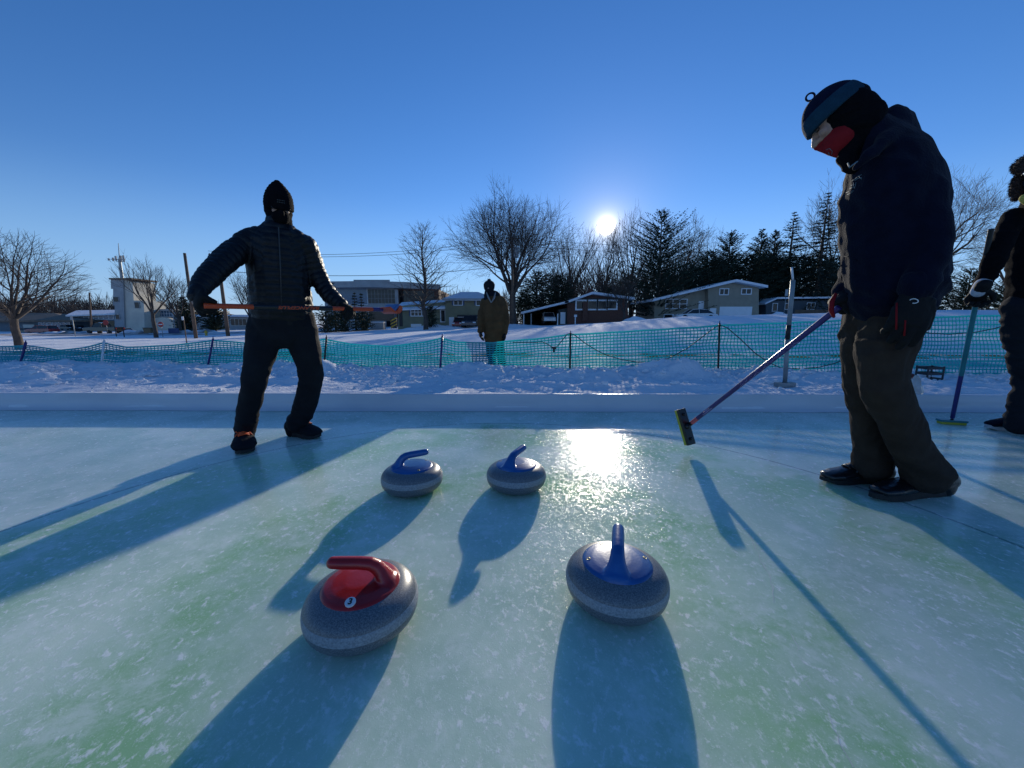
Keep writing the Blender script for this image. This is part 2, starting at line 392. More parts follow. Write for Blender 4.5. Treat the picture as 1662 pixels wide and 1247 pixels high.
def ice_material():
    m = bpy.data.materials.new('rink_ice'); m.use_nodes = True
    N, L, mth, ramp, noise, mix = node_helper(m)
    b = N['Principled BSDF']
    tc = N.new('ShaderNodeTexCoord'); v = tc.outputs['Object']
    sep = N.new('ShaderNodeSeparateXYZ'); L.new(v, sep.inputs[0]); X, Y, Z = sep.outputs
    base = mix(ramp(noise(v, 2.2, 10, 0.68), 0.38, 0.62), (0.44,0.61,0.51), (0.65,0.78,0.68))
    # distance from the centre of the painted rings
    wob = mth('MULTIPLY', mth('SUBTRACT', noise(v, 2.0, 10, 0.72), 0.5), 0.55)
    dx = mth('ADD', X, 0.08); dy = mth('SUBTRACT', Y, 1.02)
    r0 = mth('SQRT', mth('ADD', mth('MULTIPLY', dx, dx), mth('MULTIPLY', dy, dy)))
    r = mth('ADD', r0, wob)
    ring1 = mth('MULTIPLY', ramp(r, 1.22, 1.50), mth('SUBTRACT', 1.0, ramp(r, 1.74, 1.96)))
    ring2 = mth('MULTIPLY', ramp(r, 0.42, 0.78), mth('SUBTRACT', 1.0, ramp(r, 0.88, 1.12)))
    patch = ramp(noise(v, 3.2, 10, 0.7), 0.40, 0.60)
    g = mth('MULTIPLY', mth('MAXIMUM', mth('MULTIPLY', ring1, 0.80), mth('MULTIPLY', ring2, 0.95)), mth('ADD', mth('MULTIPLY', patch, 0.8), 0.2))
    base = mix(g, base, (0.21,0.50,0.19))
    inner = mth('SUBTRACT', 1.0, ramp(r, 1.6, 2.0))
    base = mix(mth('MULTIPLY', inner, 0.30), base, (0.56,0.76,0.56))
    line = mth('MULTIPLY', ramp(r0, 1.925, 1.932), mth('SUBTRACT', 1.0, ramp(r0, 1.938, 1.950)))
    base = mix(mth('MULTIPLY', line, 0.6), base, (0.03,0.12,0.11))
    # frost: speckle, flakes and blotches
    mp = N.new('ShaderNodeMapping'); mp.inputs['Scale'].default_value = (1.0, 0.8, 1.0); mp.inputs['Rotation'].default_value = (0,0,0.5); L.new(v, mp.inputs['Vector']); vm = mp.outputs[0]
    den = ramp(noise(v, 1.7, 3), 0.35, 0.65)
    f1 = mth('MULTIPLY', mth('MULTIPLY', ramp(noise(vm, 36, 7, 0.68, 0.2), 0.53, 0.65), 0.9), ramp(noise(v, 2.6, 3), 0.32, 0.50))
    f2 = mth('MULTIPLY', ramp(noise(vm, 60, 6, 0.7), 0.53, 0.66), mth('ADD', 0.30, mth('MULTIPLY', den, 0.70)))
    f3 = mth('MULTIPLY', ramp(noise(v, 5.0, 10, 0.76, 0.3), 0.51, 0.66), 0.55)
    f4 = mth('MULTIPLY', ramp(noise(v, 240, 3), 0.60, 0.70), 0.55)
    fr = mth('MAXIMUM', mth('MAXIMUM', f1, f2), mth('MAXIMUM', f3, f4))
    mp2 = N.new('ShaderNodeMapping'); mp2.inputs['Scale'].default_value = (1.0, 26.0, 1.0); mp2.inputs['Rotation'].default_value = (0,0,1.25); L.new(v, mp2.inputs['Vector'])
    mp3 = N.new('ShaderNodeMapping'); mp3.inputs['Scale'].default_value = (1.0, 30.0, 1.0); mp3.inputs['Rotation'].default_value = (0,0,-0.35); L.new(v, mp3.inputs['Vector'])
    sc1 = mth('MULTIPLY', ramp(noise(mp2.outputs[0], 3.0, 4, 0.6), 0.66, 0.74), 0.30); sc2 = mth('MULTIPLY', ramp(noise(mp3.outputs[0], 2.6, 4, 0.6), 0.67, 0.74), 0.26)
    fr = mth('MAXIMUM', fr, mth('MULTIPLY', mth('MAXIMUM', sc1, sc2), ramp(noise(v, 1.4, 3), 0.42, 0.6)))
    base = mix(mth('MULTIPLY', fr, 0.85), base, (0.86,0.91,0.89))
    L.new(base, b.inputs['Base Color'])
    rough = mth('ADD', 0.06, mth('MULTIPLY', ramp(noise(v, 4, 6, 0.6), 0.25, 0.75), 0.06))
    rough = mth('ADD', rough, mth('MULTIPLY', fr, 0.25))
    L.new(rough, b.inputs['Roughness'])
    b.inputs['Subsurface Weight'].default_value = 0.45; b.inputs['Subsurface Radius'].default_value = (0.7,1.0,0.85); b.inputs['Subsurface Scale'].default_value = 0.10; b.inputs['IOR'].default_value = 1.31; b.inputs['Specular IOR Level'].default_value = 0.27
    h = mth('ADD', mth('MULTIPLY', noise(v, 60, 8, 0.75), 0.00028), mth('MULTIPLY', noise(v, 7, 4), 0.0007))
    h = mth('ADD', h, mth('ADD', mth('MULTIPLY', noise(v, 230, 3, 0.6), 0.00015), mth('MULTIPLY', fr, 0.00022)))
    bp = N.new('ShaderNodeBump'); bp.inputs['Strength'].default_value = 1.0; bp.inputs['Distance'].default_value = 1.0
    L.new(h, bp.inputs['Height']); L.new(bp.outputs['Normal'], b.inputs['Normal'])
    return m
M['ice'] = ice_material()

def spaced(*segs):
    out = []
    for a, b, d in segs:
        n = max(1, int(round((b-a)/d))); out += list(np.linspace(a, b, n, endpoint=False))
    out.append(segs[-1][1]); return np.array(out)
xs = spaced((-420,-60,30),(-60,-20,1.6),(-20,-8,0.35),(-8,8,0.045),(8,20,0.35),(20,60,1.6),(60,420,30))
ys = spaced((-60,-10,8),(-10,3.3,1.2),(3.3,6.8,0.035),(6.8,12,0.09),(12,40,0.45),(40,120,2.0),(120,600,40))
grid_obj('snow_ground', xs, ys, ground_z, 'snow', kind='structure')
ice = grid_obj('rink_ice', spaced((-14,14,0.5)), spaced((-4,3.6,0.4)), lambda X, Y: np.zeros_like(X), 'ice', kind='structure')

# cracks in the ice: flat frosted hairlines
def crack(pts, w, seed, name='ice_crack', m='frost'):
    rnd = random.Random(seed); P = [gp(*p) for p in pts]; Q = []
    for a, b in zip(P[:-1], P[1:]):
        n = max(2, int((b-a).length/0.018))
        for k in range(n):
            q = a.lerp(b, k/n); q.x += rnd.uniform(-.006,.006); q.y += rnd.uniform(-.005,.005); Q.append(q)
    Q.append(P[-1]); vs = []; fs = []
    for i, q in enumerate(Q):
        t = (Q[min(i+1,len(Q)-1)]-Q[max(i-1,0)]).normalized(); s = Vector((-t.y,t.x,0)); ww = w*rnd.choice((0.1,0.3,0.6,1.0,1.5))
        vs += [(q+s*ww)+Vector((0,0,0.0012)), (q-s*ww)+Vector((0,0,0.0012))]
    fs = [(2*i,2*i+1,2*i+3,2*i+2) for i in range(len(Q)-1)]
    MB().add(vs, fs).build(name, m, kind='structure')
crack([(1081,701),(1090,720)], 0.0035, 1)
crack([(1215,865),(1232,905),(1250,935),(1256,980)], 0.0009, 2, m='crack_line')
crack([(1286,1030),(1312,1095),(1308,1112),(1340,1150),(1362,1210),(1385,1246)], 0.0007, 3, m='crack_line')

# white board wrapped in tarpaulin along the far side of the rink
bd = MB(); nx = 420
vs = []; prof = [(-0.055,0.0015),(-0.028,0.010),(-0.008,0.026),(-0.002,0.07),(0.0,0.146),(0.003,0.151),(0.036,0.151),(0.040,0.145),(0.040,-0.05)]
for i in range(nx+1):
    x = -9+18*i/nx; y0 = board_y(x)
    fold = 0.006*float(fbm(np.array([x*2.3]), np.array([1.0]))[0]-0.5)
    for j, (dy, dz) in enumerate(prof):
        a = mnoise.noise(Vector((x*1.7+dz*6, dz*9, 3.1)))*0.010 + mnoise.noise(Vector((x*5+dz*14, dz*12, 1.1)))*0.004
        k = 1.0 if 1 <= j <= 4 else 0.15
        if j < 3: k = 2.2
        vs.append((x, y0+dy+a*k-0.004, max(0.0012,dz+(fold if j in (4,5,6,7) else 0)+(abs(a)*1.4 if j in (1,2) else 0)) if j < 8 else dz))
n = len(prof)
fs = [(i*n+j, i*n+j+1, (i+1)*n+j+1, (i+1)*n+j) for i in range(nx) for j in range(n-1)]
bd.add(vs, fs).build('rink_board', 'tarp', smooth=True, origin=(0,3.42,0), label='low white tarp-wrapped board running along the far edge of the ice', cat='rink board')

# ================================================================ CURLING STONES
def stone(px, py, xy, yaw, plastic, label, number=False, tilt=0.0):
    loc = Vector((xy[0], xy[1], 0))
    root = empty('curling_stone', loc, label=label, cat='curling stone', group='curling stones on the ice')
    Rm, hh, rb, n_ = 0.1455, 0.117, 0.062, 2.35
    prof = [(0.0,0.006),(0.045,0.006),(0.058,0.0005),(0.062,0.0005)]
    for t in np.linspace(-math.pi/2, math.pi/2, 40):
        c, s = math.cos(t), math.sin(t)
        prof.append((rb+0.004+(Rm-rb-0.004)*abs(c)**(2/n_), 0.001+hh/2+(hh/2)*math.copysign(abs(s)**(2/n_), s)))
    prof += [(0.03,hh+0.001),(0.0,hh+0.001)]
    prof = [(r, z) for r, z in prof]
    MB().lathe(prof, loc, 96).build('granite_body', 'granite', root, True)
    band = []
    def rad(z):
        best = min(prof[4:-2], key=lambda q: abs(q[1]-z)); 
        for (r0,z0),(r1,z1) in zip(prof[4:-2], prof[5:-2]):
            if z0 <= z <= z1 and z1 > z0: return r0+(r1-r0)*(z-z0)/(z1-z0)
        return best[0]
    zs = np.linspace(0.053, 0.083, 9)
    for i, z in enumerate(zs): band.append((rad(z)+(0.0005 if 0 < i < 8 else -0.0008), z))
    band += [(band[-1][0]-0.006, zs[-1]), (band[0][0]-0.006, zs[0]), band[0]]
    MB().lathe(band, loc, 96).build('striking_band', 'band', root, True)
    Rz = Matrix.Rotation(yaw, 4, 'Z'); T = Matrix.Translation(loc)@Rz
    g = MB()   # cap and goose-neck in one moulding; neck sits at -x, grip runs to +x
    g.lathe([(0,hh-0.012),(0.080,hh-0.012),(0.100,hh-0.0072),(0.1005,hh-0.003),(0.093,hh+0.0035),(0.07,hh+0.009),(0.04,hh+0.0125),(0,hh+0.0135)], n=64)
    g.tube([(-0.074,0,hh-0.006),(-0.062,0,hh+0.006)], [(0.046,0.026),(0.030,0.022)], 20, side=(0,1,0), round_=True)
    g.tube([(-0.070,0,hh-0.004),(-0.062,0,hh+0.012),(-0.052,0,hh+0.030),(-0.041,0,hh+0.044),(-0.027,0,hh+0.053),(0.0,0,hh+0.058),(0.04,0,hh+0.062),(0.068,0,hh+0.065)],
           [(0.044,0.024),(0.032,0.021),(0.0235,0.0185),(0.0200,0.0180),(0.0188,0.0170),(0.0182,0.0162),(0.0182,0.0158),(0.0172,0.0150)], 20, side=(0,1,0), round_=True)
    me = remesh(g, 0.0026, 8, 'handle'); me.transform(T)
    h_ = link('handle', me, plastic, root, True)
    for sx, sy in ((0.068,0.048),(0.030,-0.078),(-0.020,0.080)) if not number else ((0.010,0.083),):
        r = math.hypot(sx, sy); zc = hh+0.0045 if r > 0.08 else hh+0.0055
        w = MB().lathe([(0.0035,-0.001),(0.0035,0.0018),(0.0058,0.0022),(0.0064,0.0008),(0.0064,-0.001)], (0,0,0), 20); me = w.mesh('washer')
        nrm = Vector((sx/r*0.35, sy/r*0.35, 1)).normalized(); q = Vector((0,0,1)).rotation_difference(nrm).to_matrix().to_4x4()
        me.transform(T@Matrix.Translation((sx,sy,zc))@q); b_ = link('bolt_hole', me, 'brass', h_, True)
        me = MB().lathe([(0,0.0012),(0.0034,0.0012),(0.0034,-0.001)], (0,0,0), 16).mesh('hole'); me.transform(T@Matrix.Translation((sx,sy,zc))@q)
        link('bolt_recess', me, 'black_paint', h_, True)
    if number:
        # round white sticker with the figure 3, on the camera side of the cap
        d = Vector((0.075, -0.955, 0)).normalized(); pos = loc+d*0.082+Vector((0,0,hh+0.0095))
        nrm = (d*0.30+Vector((0,0,1))).normalized()
        right = Vector((0,0,1)).cross(-d).normalized()*-1
        right = (right-nrm*right.dot(nrm)).normalized()
        if right.x < 0: right = -right
        upv = nrm.cross(right)
        Mx = Matrix((right, upv, nrm)).transposed().to_4x4(); Mx.translation = pos
        me = MB().lathe([(0,0.0008),(0.0125,0.0008),(0.0130,0.0),(0.0130,-0.003)], n=36).mesh('sticker'); me.transform(Mx); st = link('number_sticker', me, 'white_paint', h_, False)
        tx = bpy.data.curves.new('t','FONT'); tx.body = '3'; tx.size = 0.0215; tx.align_x = 'CENTER'; tx.align_y = 'CENTER'; tx.extrude = 0.0003; tx.offset = 0.0006
        to = bpy.data.objects.new('t', tx); C.objects.link(to); dg = bpy.context.evaluated_depsgraph_get(); dg.update()
        me = bpy.data.meshes.new_from_object(to.evaluated_get(dg)); bpy.data.objects.remove(to)
        me.transform(Matrix.Translation((0,0,0.0012))); me.transform(Mx); me.materials.clear()
        link('printed_number', me, 'black_paint', h_)
    return root
stone(0,0,(0.305,0.999), R(74), 'blue_plastic', 'blue-handled grey curling stone in front at right, handle pointing straight back')
stone(0,0,(-0.402,0.907), R(188), 'red_plastic', 'red-handled curling stone with a white number 3 sticker, nearest on the left', number=True)
stone(0,0,(-0.484,1.737), R(14), 'blue_plastic', 'blue-handled curling stone farther back on the left, its handle rising to the right')
stone(0,0,(0.021,1.762), R(58), 'blue_plastic', 'blue-handled curling stone farther back in the middle, handle seen nearly end-on')

# ================================================================ PEOPLE
def rw(w, px, Y):
    """real half width of an upright limb that is w photo pixels wide at column px and distance Y"""
    th = math.atan((px-W0/2)/F0)
    return w*0.5*Y/F0*math.cos(th)*0.99
def vside(px):
    th = math.atan((px-W0/2)/F0); return Vector((math.cos(th), -math.sin(th), 0))
def vfwd(px):      # horizontal direction from camera out through column px
    th = math.atan((px-W0/2)/F0); return Vector((math.sin(th), math.cos(th), 0))
def limb(mb, pts, depth=1.0, n=16, side=None, grow=0.0, round_=True, scale=1.0):
    """pts: (px, py, width_px, Y[, depth radius m])"""
    P = []; Rr = []
    for q in pts:
        px, py, w, Y = q[:4]; P.append(at(px, py, Y)); r = rw(w, px, Y)*scale+grow
        Rr.append((r, (q[4]*scale+grow) if len(q) > 4 else r*depth))
    mb.tube(P, Rr, n, side=side if side is not None else vside(pts[0][0]), round_=round_)
    return P
def text_mesh(body, size, extrude=0.0004, shear=0.0, offset=0.0, font_scale_x=1.0):
    tx = bpy.data.curves.new('t', 'FONT'); tx.body = body; tx.size = size; tx.align_x = 'CENTER'; tx.align_y = 'CENTER'
    tx.extrude = extrude; tx.shear = shear; tx.offset = offset
    to = bpy.data.objects.new('t', tx); C.objects.link(to); dg = bpy.context.evaluated_depsgraph_get(); dg.update()
    me = bpy.data.meshes.new_from_object(to.evaluated_get(dg)); bpy.data.objects.remove(to); me.materials.clear()
    if font_scale_x != 1: me.transform(Matrix.Diagonal((font_scale_x,1,1,1)))
    return me
def frame(xa, za, pos):
    z = Vector(za).normalized(); x = Vector(xa); x = (x-z*x.dot(z)).normalized(); y = z.cross(x)
    m = Matrix((x, y, z)).transposed().to_4x4(); m.translation = pos; return m

def glove(parent, wrist, f, n, m, curls, scale=1.0, mirror=1, name='glove', thumb=(0.55,0.65,0.35), spread=0.0, extra=None, voxel=0.0035):
    """f: wrist to knuckles, n: palm normal (fingers curl towards it), mirror: side of the thumb"""
    f = Vector(f).normalized(); n = Vector(n); n = (n-f*n.dot(f)).normalized(); s = f.cross(n)*mirror
    k = scale; mb = MB(); W = Vector(wrist)
    mb.tube([W-f*0.035*k, W, W+f*0.035*k, W+f*0.075*k, W+f*0.088*k], [(0.034*k,0.028*k),(0.031*k,0.024*k),(0.041*k,0.021*k),(0.044*k,0.018*k),(0.040*k,0.015*k)], 16, side=s, round_=True)
    for i, (so, ln, rr) in enumerate(((0.033,0.070,0.0125),(0.011,0.079,0.0130),(-0.012,0.073,0.0125),(-0.034,0.058,0.0115))):
        p = W+f*(0.080-0.006*abs(i-1))*k+s*so*k; d = (f+s*(so*spread*10)).normalized(); P = [p-f*0.015*k, p]; a = 0
        for seg, c in zip((0.45,0.32,0.26), curls[i] if hasattr(curls[0],'__len__') else curls):
            q = Matrix.Rotation(-c, 3, f.cross(n))
            a += c; dd = d*math.cos(a)+n*math.sin(a); p = p+dd*ln*seg*k; P.append(p)
        mb.tube(P, [rr*k*x for x in (1.0,1.05,0.98,0.92,0.82)], 10, round_=True)
    t0 = W+f*0.022*k+s*0.030*k; t1 = t0+(f*thumb[0]+s*thumb[1]+n*thumb[2]).normalized()*0.038*k; t2 = t1+(f*0.85+s*0.15+n*thumb[2]*1.2).normalized()*0.034*k
    mb.tube([t0-s*0.014*k, t0, t1, t2], [0.017*k,0.0165*k,0.0145*k,0.012*k], 10, round_=True)
    me = remesh(mb, voxel, 3, name)
    displace(me, lambda co, no: 0.0012*nz(co, 60, 3.0)+0.0010*nz(co, 130, 5.0))
    return link(name, me, m, parent, True)

def shoe(parent, heel, toe, w, h, m, sole_m, sole_t=0.016, laces=None, ankle=None, name='shoe', lift=0.0):
    """heel and toe: ends of the sole on the ground"""
    a = Vector(heel); b = Vector(toe); d = (b-a); L = d.length; d.normalize(); up = Vector((0,0,1)); s = d.cross(up).normalized()
    def P(t, z, o=0.0): return a+d*(L*t)+up*z+s*o
    mb = MB(); prof = ((0.07,0.32),(0.25,0.33),(0.45,0.30),(0.62,0.37),(0.78,0.40),(0.90,0.33))
    hs = (0.085,0.088,0.080,0.066,0.052,0.040)
    mb.tube([P(t, sole_t+hs[i]*h/2) for i, (t, _) in enumerate(prof)], [(w*q*1.36, hs[i]*h/2) for i, (_, q) in enumerate(prof)], 18, side=s, round_=True)
    mb.tube([P(0.10,0.03), P(0.13,0.075*h), P(0.15,0.10*h)], [(w*0.42,0.048),(w*0.40,0.045),(w*0.38,0.045)], 16, side=s, round_=True)
    mb.tube([P(0.30,0.075*h), P(0.52,0.060*h), P(0.62,0.048*h)], [(w*0.30,0.022),(w*0.30,0.016),(w*0.26,0.012)], 12, side=s, round_=True)
    me = remesh(mb, 0.0055, 4, name)
    displace(me, lambda co, no: 0.0015*rnz(co, 22, 2.0)*(no[:,2] > -0.3))
    sh = link(name, me, m, parent, True)
    mb = MB(); outline = []
    for k in range(28):
        th = 2*math.pi*k/28; x = math.cos(th); y = math.sin(th)
        t = 0.5+0.5*x*1.0; wd = w*(0.375 if t < 0.5 else 0.44)*(1-0.12*math.exp(-((t-0.42)/0.14)**2)*2)
        outline.append((L*(0.5+0.495*math.copysign(abs(x)**0.8, x)), wd*math.copysign(abs(y)**0.75, y)))
    lo = [a+d*x+s*y+up*(0.001+(0.012 if x > L*0.88 else 0.0)) for x, y in outline]; hi = [a+d*x*1.0+s*y*1.0+up*(sole_t+0.016) for x, y in outline]
    n_ = len(lo); mb.add(lo+hi, [tuple(range(n_))[::-1], tuple(range(n_, 2*n_))]+[(i,(i+1)%n_,(i+1)%n_+n_,i+n_) for i in range(n_)])
    mb.build('sole', sole_m, sh, False, bevel=0.002)
    if laces:
        lm = MB()
        from mathutils.bvhtree import BVHTree
        off_ = root_of(parent).location; bv = BVHTree.FromPolygons([v.co+off_ for v in me.vertices], [tuple(p.vertices) for p in me.polygons])
        def D(t, o, lift=0.004):
            p = P(t, 0.4, o); hit = bv.ray_cast(p, Vector((0,0,-1)))[0]
            return (hit if hit else P(t, 0.06, o))+Vector((0,0,lift))
        ww = w*0.24
        for k, t in enumerate((0.40,0.46,0.52,0.58,0.64)):
            lm.tube([D(t,-ww), D(t,-ww*.5,.006), D(t,0,.007), D(t,ww*.5,.006), D(t,ww)], 0.0042, 6)
            if k < 4: lm.tube([D(t,-ww), D(t+.03,0,.009), D(t+.06,ww)], 0.004, 6); lm.tube([D(t,ww), D(t+.03,0,.009), D(t+.06,-ww)], 0.004, 6)
        for sg in (-1, 1):
            lm.tube([D(0.46,0,.010), D(0.44,sg*.020,.022), D(0.49,sg*.040,.016), D(0.53,sg*.030,.008), D(0.47,0,.010)], 0.0042, 6)
            lm.tube([D(0.46,0,.010), D(0.55,sg*.034,.007), D(0.60,sg*.044,.005)], 0.004, 6)
        lm.build('laces', laces, sh, True)
    return sh

def broom_handle(parent, a, b, segs, r=0.0125):
    """segs: (t0, t1, material, name)"""
    a = Vector(a); b = Vector(b)
    for i, (t0, t1, m, nm) in enumerate(segs):
        MB().tube([a.lerp(b, t0), a.lerp(b, t0+0.002), a.lerp(b, t1-0.002), a.lerp(b, t1)], [r*0.96, r, r, r*0.96] if nm == 'shaft' else [r*1.03]*4, 16).build(nm, m, parent, True)

# ------------------------------------------------------------ man with the orange broom (left)
BODY = 'skin'
def head_axes(F, U):
    F = Vector(F).normalized(); U = Vector(U); U = (U-F*U.dot(F)).normalized(); return F, U, F.cross(U)
def add_head(mb, c, F, U, k=1.0):
    F, U, S = head_axes(F, U); c = Vector(c)
    mb.ball(c+U*0.018*k-F*0.006*k, (0.080*k, 0.062*k, 0.082*k), 20, (F, S, U))          # cranium
    mb.ball(c-U*0.040*k+F*0.024*k, (0.052*k, 0.048*k, 0.055*k), 18, (F, S, U))           # jaw
    mb.ball(c-U*0.080*k+F*0.052*k, (0.022*k, 0.024*k, 0.018*k), 12, (F, S, U))           # chin
    mb.tube([c+U*0.018*k+F*0.070*k, c-U*0.010*k+F*0.086*k, c-U*0.024*k+F*0.094*k], [0.009*k, 0.011*k, 0.013*k], 10, round_=True)  # nose
    mb.tube([c-U*0.022*k+F*0.080*k-S*0.014*k, c-U*0.022*k+F*0.080*k+S*0.014*k], 0.008*k, 8, round_=True)
    for s in (-1, 1):
        mb.ball(c+U*0.028*k+F*0.066*k+S*s*0.028*k, (0.010*k, 0.022*k, 0.008*k), 10, (F, S, U))   # brows
        mb.ball(c-U*0.010*k+F*0.058*k+S*s*0.034*k, (0.020*k, 0.020*k, 0.018*k), 10, (F, S, U))   # cheeks
        mb.ball(c-U*0.002*k-F*0.006*k+S*s*0.064*k, (0.018*k, 0.007*k, 0.030*k), 10, (F, S, U))   # ears
    mb.tube([c-U*0.056*k+F*0.070*k-S*0.022*k, c-U*0.055*k+F*0.078*k, c-U*0.056*k+F*0.070*k+S*0.022*k], 0.007*k, 8, round_=True)  # lips
def add_eyes(parent, c, F, U, k=1.0):
    F, U, S = head_axes(F, U); c = Vector(c)
    for s in (-1, 1):
        MB().ball(c+U*0.010*k+F*0.069*k+S*s*0.030*k, (0.009*k,0.013*k,0.0065*k), 12, (F,S,U)).build('eye', 'eye', parent, True)

def left_man():
    foot = gp(440, 722); foot.z = 0
    # pose (photo column, row, width, distance)
    torso = [(457,512,100,2.36,0.125),(457,497,106,2.36,0.135),(455,470,104,2.36,0.140),(452,440,101,2.36,0.140),(451,412,106,2.36,0.135),(450,390,98,2.35,0.120),(451,374,56,2.35,0.085),(452,362,42,2.35,0.070)]
    larm = [(402,396,50,2.27),(385,408,50,2.22),(366,424,46,2.12),(346,442,45,2.03),(331,458,43,1.96),(322,472,36,1.91),(318,482,30,1.88)]
    rarm = [(496,400,40,2.42),(504,420,36,2.45),(513,444,34,2.47),(524,465,31,2.46),(538,482,29,2.44),(552,494,24,2.41)]
    lleg = [(436,515,62,2.36),(430,540,62,2.34),(423,572,56,2.30),(417,598,46,2.27),(413,622,44,2.27),(405,655,42,2.33),(399,688,39,2.38),(398,699,37,2.39)]
    rleg = [(482,515,58,2.40),(489,540,58,2.42),(497,570,52,2.44),(503,598,42,2.46),(505,615,42,2.48),(499,645,40,2.52),(490,672,38,2.56),(482,687,37,2.57)]
    hc = at(453, 342, 2.34); F = Vector((0.62,-0.78,-0.12)); U = Vector((-0.03,0.04,1)); K = 0.86
    # body: one continuous mesh
    mb = MB(); sc_ = 0.80
    limb(mb, torso, scale=sc_); limb(mb, [(452,372,30,2.35,0.055),(452,350,28,2.35,0.052)])
    for L_, d in ((larm,0.95),(rarm,0.95),(lleg,0.95),(rleg,0.95)): limb(mb, L_, d, scale=0.72)
    add_head(mb, hc, F, U, K)
    for a_, b_, c_ in (((321,474,1.90),(317,492,1.86),(330,499,1.84)), ((552,494,2.41),(566,501,2.38),(574,503,2.38))):
        mb.tube([at(*a_), at(*b_)], [0.022,0.016], 12, round_=True)
    for x, y, Y, tx, ty in ((398.5,692,2.42,398,725),(482,682,2.58,490,700)):
        q_ = gp(tx,ty)+Vector((0,0,0.045)); mb.tube([at(x,y,Y)+Vector((0,0,0.03)), at(x,y,Y).lerp(q_,.15)], [0.024,0.014], 12, round_=True)
    me = remesh(mb, 0.008, 3, 'person')
    root = link('person', me, BODY, None, True, origin=foot, label='man in black puffer jacket and pointed beanie, holding an orange broom across his waist', cat='person')
    # trousers
    mb = MB(); limb(mb, [(458,505,98,2.37,0.125),(457,520,98,2.37,0.125),(458,535,94,2.37,0.12)])
    limb(mb, lleg, 0.95); limb(mb, rleg, 0.95)
    me = remesh(mb, 0.007, 4, 'trousers')
    def wr(co, no):
        z = co[:,2]; k = np.exp(-((z-0.14)/0.07)**2)+0.8*np.exp(-((z-0.50)/0.09)**2)+0.5*np.exp(-((z-0.80)/0.07)**2)+0.25
        q = co.copy(); q[:,2] += 0.5*co[:,0]
        return 0.009*k*rnz(q, (6,6,16), 1.0)*0.7+0.006*nz(q, (16,16,8), 4.0)
    displace(me, wr); tr = link('trousers', me, 'dark_trouser', root, True)
    # jacket
    mb = MB(); tj = list(torso); limb(mb, tj); limb(mb, larm, 1.0); limb(mb, rarm, 1.0)
    limb(mb, [(402,392,44,2.28),(440,386,52,2.33),(470,388,52,2.37),(492,398,40,2.41)], 1.0, side=(0,0,1))
    me = remesh(mb, 0.0055, 3, 'jacket')
    paths = [[at(q[0],q[1],q[3]) for q in L_] for L_ in (larm, rarm)]
    tp = [at(457,512,2.36), at(452,440,2.36), at(450,385,2.35)]
    def quilt(co, no):
        s = axis_param(co, paths+[tp]); g = np.abs(np.sin(np.pi*s/0.036))**0.45
        return 0.0065*(g-0.75)+0.004*nz(co, (30,30,18), 2.0)+0.006*nz(co, 9, 7.0)
    displace(me, quilt); jk = link('jacket', me, 'down', root, True)
    m_ = MB(); m_.tube([at(452,376,2.345)-vfwd(452)*0.118, at(455,440,2.36)-vfwd(455)*0.150, at(457,508,2.36)-vfwd(457)*0.142], 0.0035, 6); m_.build('zip', 'black_fibre', jk)
    # hood of the balaclava and collar
    mb = MB(); Fh, Uh, Sh = head_axes(F, U)
    mb.ball(hc-Fh*0.022+Uh*0.004, (0.080,0.072,0.088), 22, (Fh,Sh,Uh)); mb.tube([hc-Uh*0.04-Fh*0.018, hc-Uh*0.085-Fh*0.010, hc-Uh*0.13-Fh*0.01], [0.066,0.066,0.080], 18, round_=True)
    me = remesh(mb, 0.005, 4, 'balaclava'); displace(me, lambda co, no: 0.003*rnz(co, (10,10,45), 3.0)); link('balaclava', me, 'black_knit', root, True)
    # pointed beanie
    mb = MB()
    B = hc+Uh*0.012+Fh*0.006
    mb.tube([B-Uh*0.012, B+Uh*0.02, B+Uh*0.055, B+Uh*0.085, B+Uh*0.112, B+Uh*0.136, B+Uh*0.148-Fh*0.004], [(0.076,0.083),(0.078,0.084),(0.074,0.079),(0.063,0.066),(0.045,0.047),(0.024,0.024),(0.010,0.010)], 26, side=Sh)
    me = remesh(mb, 0.005, 3, 'beanie'); displace(me, lambda co, no: 0.0012*np.sin(co[:,2]*420)+0.003*nz(co, 14, 1.0)); bn = link('beanie', me, 'black_knit', root, True)
    em = MB()
    for row in range(2):
        for k in range(5):
            c = B+Uh*(0.022+0.011*row)+(Fh*math.cos((k-2)*0.10)+Sh*-math.sin((k-2)*0.10))*0.0842
            em.obox(c, Sh, Uh, Fh, 0.0022+0.0008*(k%2), 0.0018, 0.0012)
    em.build('embroidered_badge', 'thread_grey', bn)
    # mask and glasses
    mb = MB(); mb.ball(hc-(Uh*0.044-Fh*0.040)*K, (0.062*K,0.057*K,0.054*K), 20, (Fh,Sh,Uh)); mb.tube([hc+(-Uh*0.004+Fh*0.084)*K, hc+(-Uh*0.028+Fh*0.104)*K, hc+(-Uh*0.07+Fh*0.082)*K], [0.013,0.014,0.011], 10, round_=True)
    me = remesh(mb, 0.004, 3, 'face_mask'); link('face_mask', me, 'black_knit', root, True)
    g = MB()
    for s in (-1, 1):
        c = hc+(Uh*0.012+Fh*0.088+Sh*s*0.031)*K
        ring = [c+Sh*0.020*math.cos(a)+Uh*0.014*math.sin(a)-Fh*0.006*abs(math.cos(a)) for a in np.linspace(0, 2*math.pi, 17)]
        g.tube(ring, 0.0016, 6); g.tube([c+Sh*s*0.020-Fh*0.006, c+Sh*s*0.034-Fh*0.045, c+Sh*s*0.036-Fh*0.075], 0.0016, 6)
    g.tube([hc+(Uh*0.016+Fh*0.090-Sh*0.008)*K, hc+(Uh*0.016+Fh*0.090+Sh*0.008)*K], 0.0016, 6); g.build('glasses', 'black_fibre', root, True)
    add_eyes(root, hc, F, U, K)
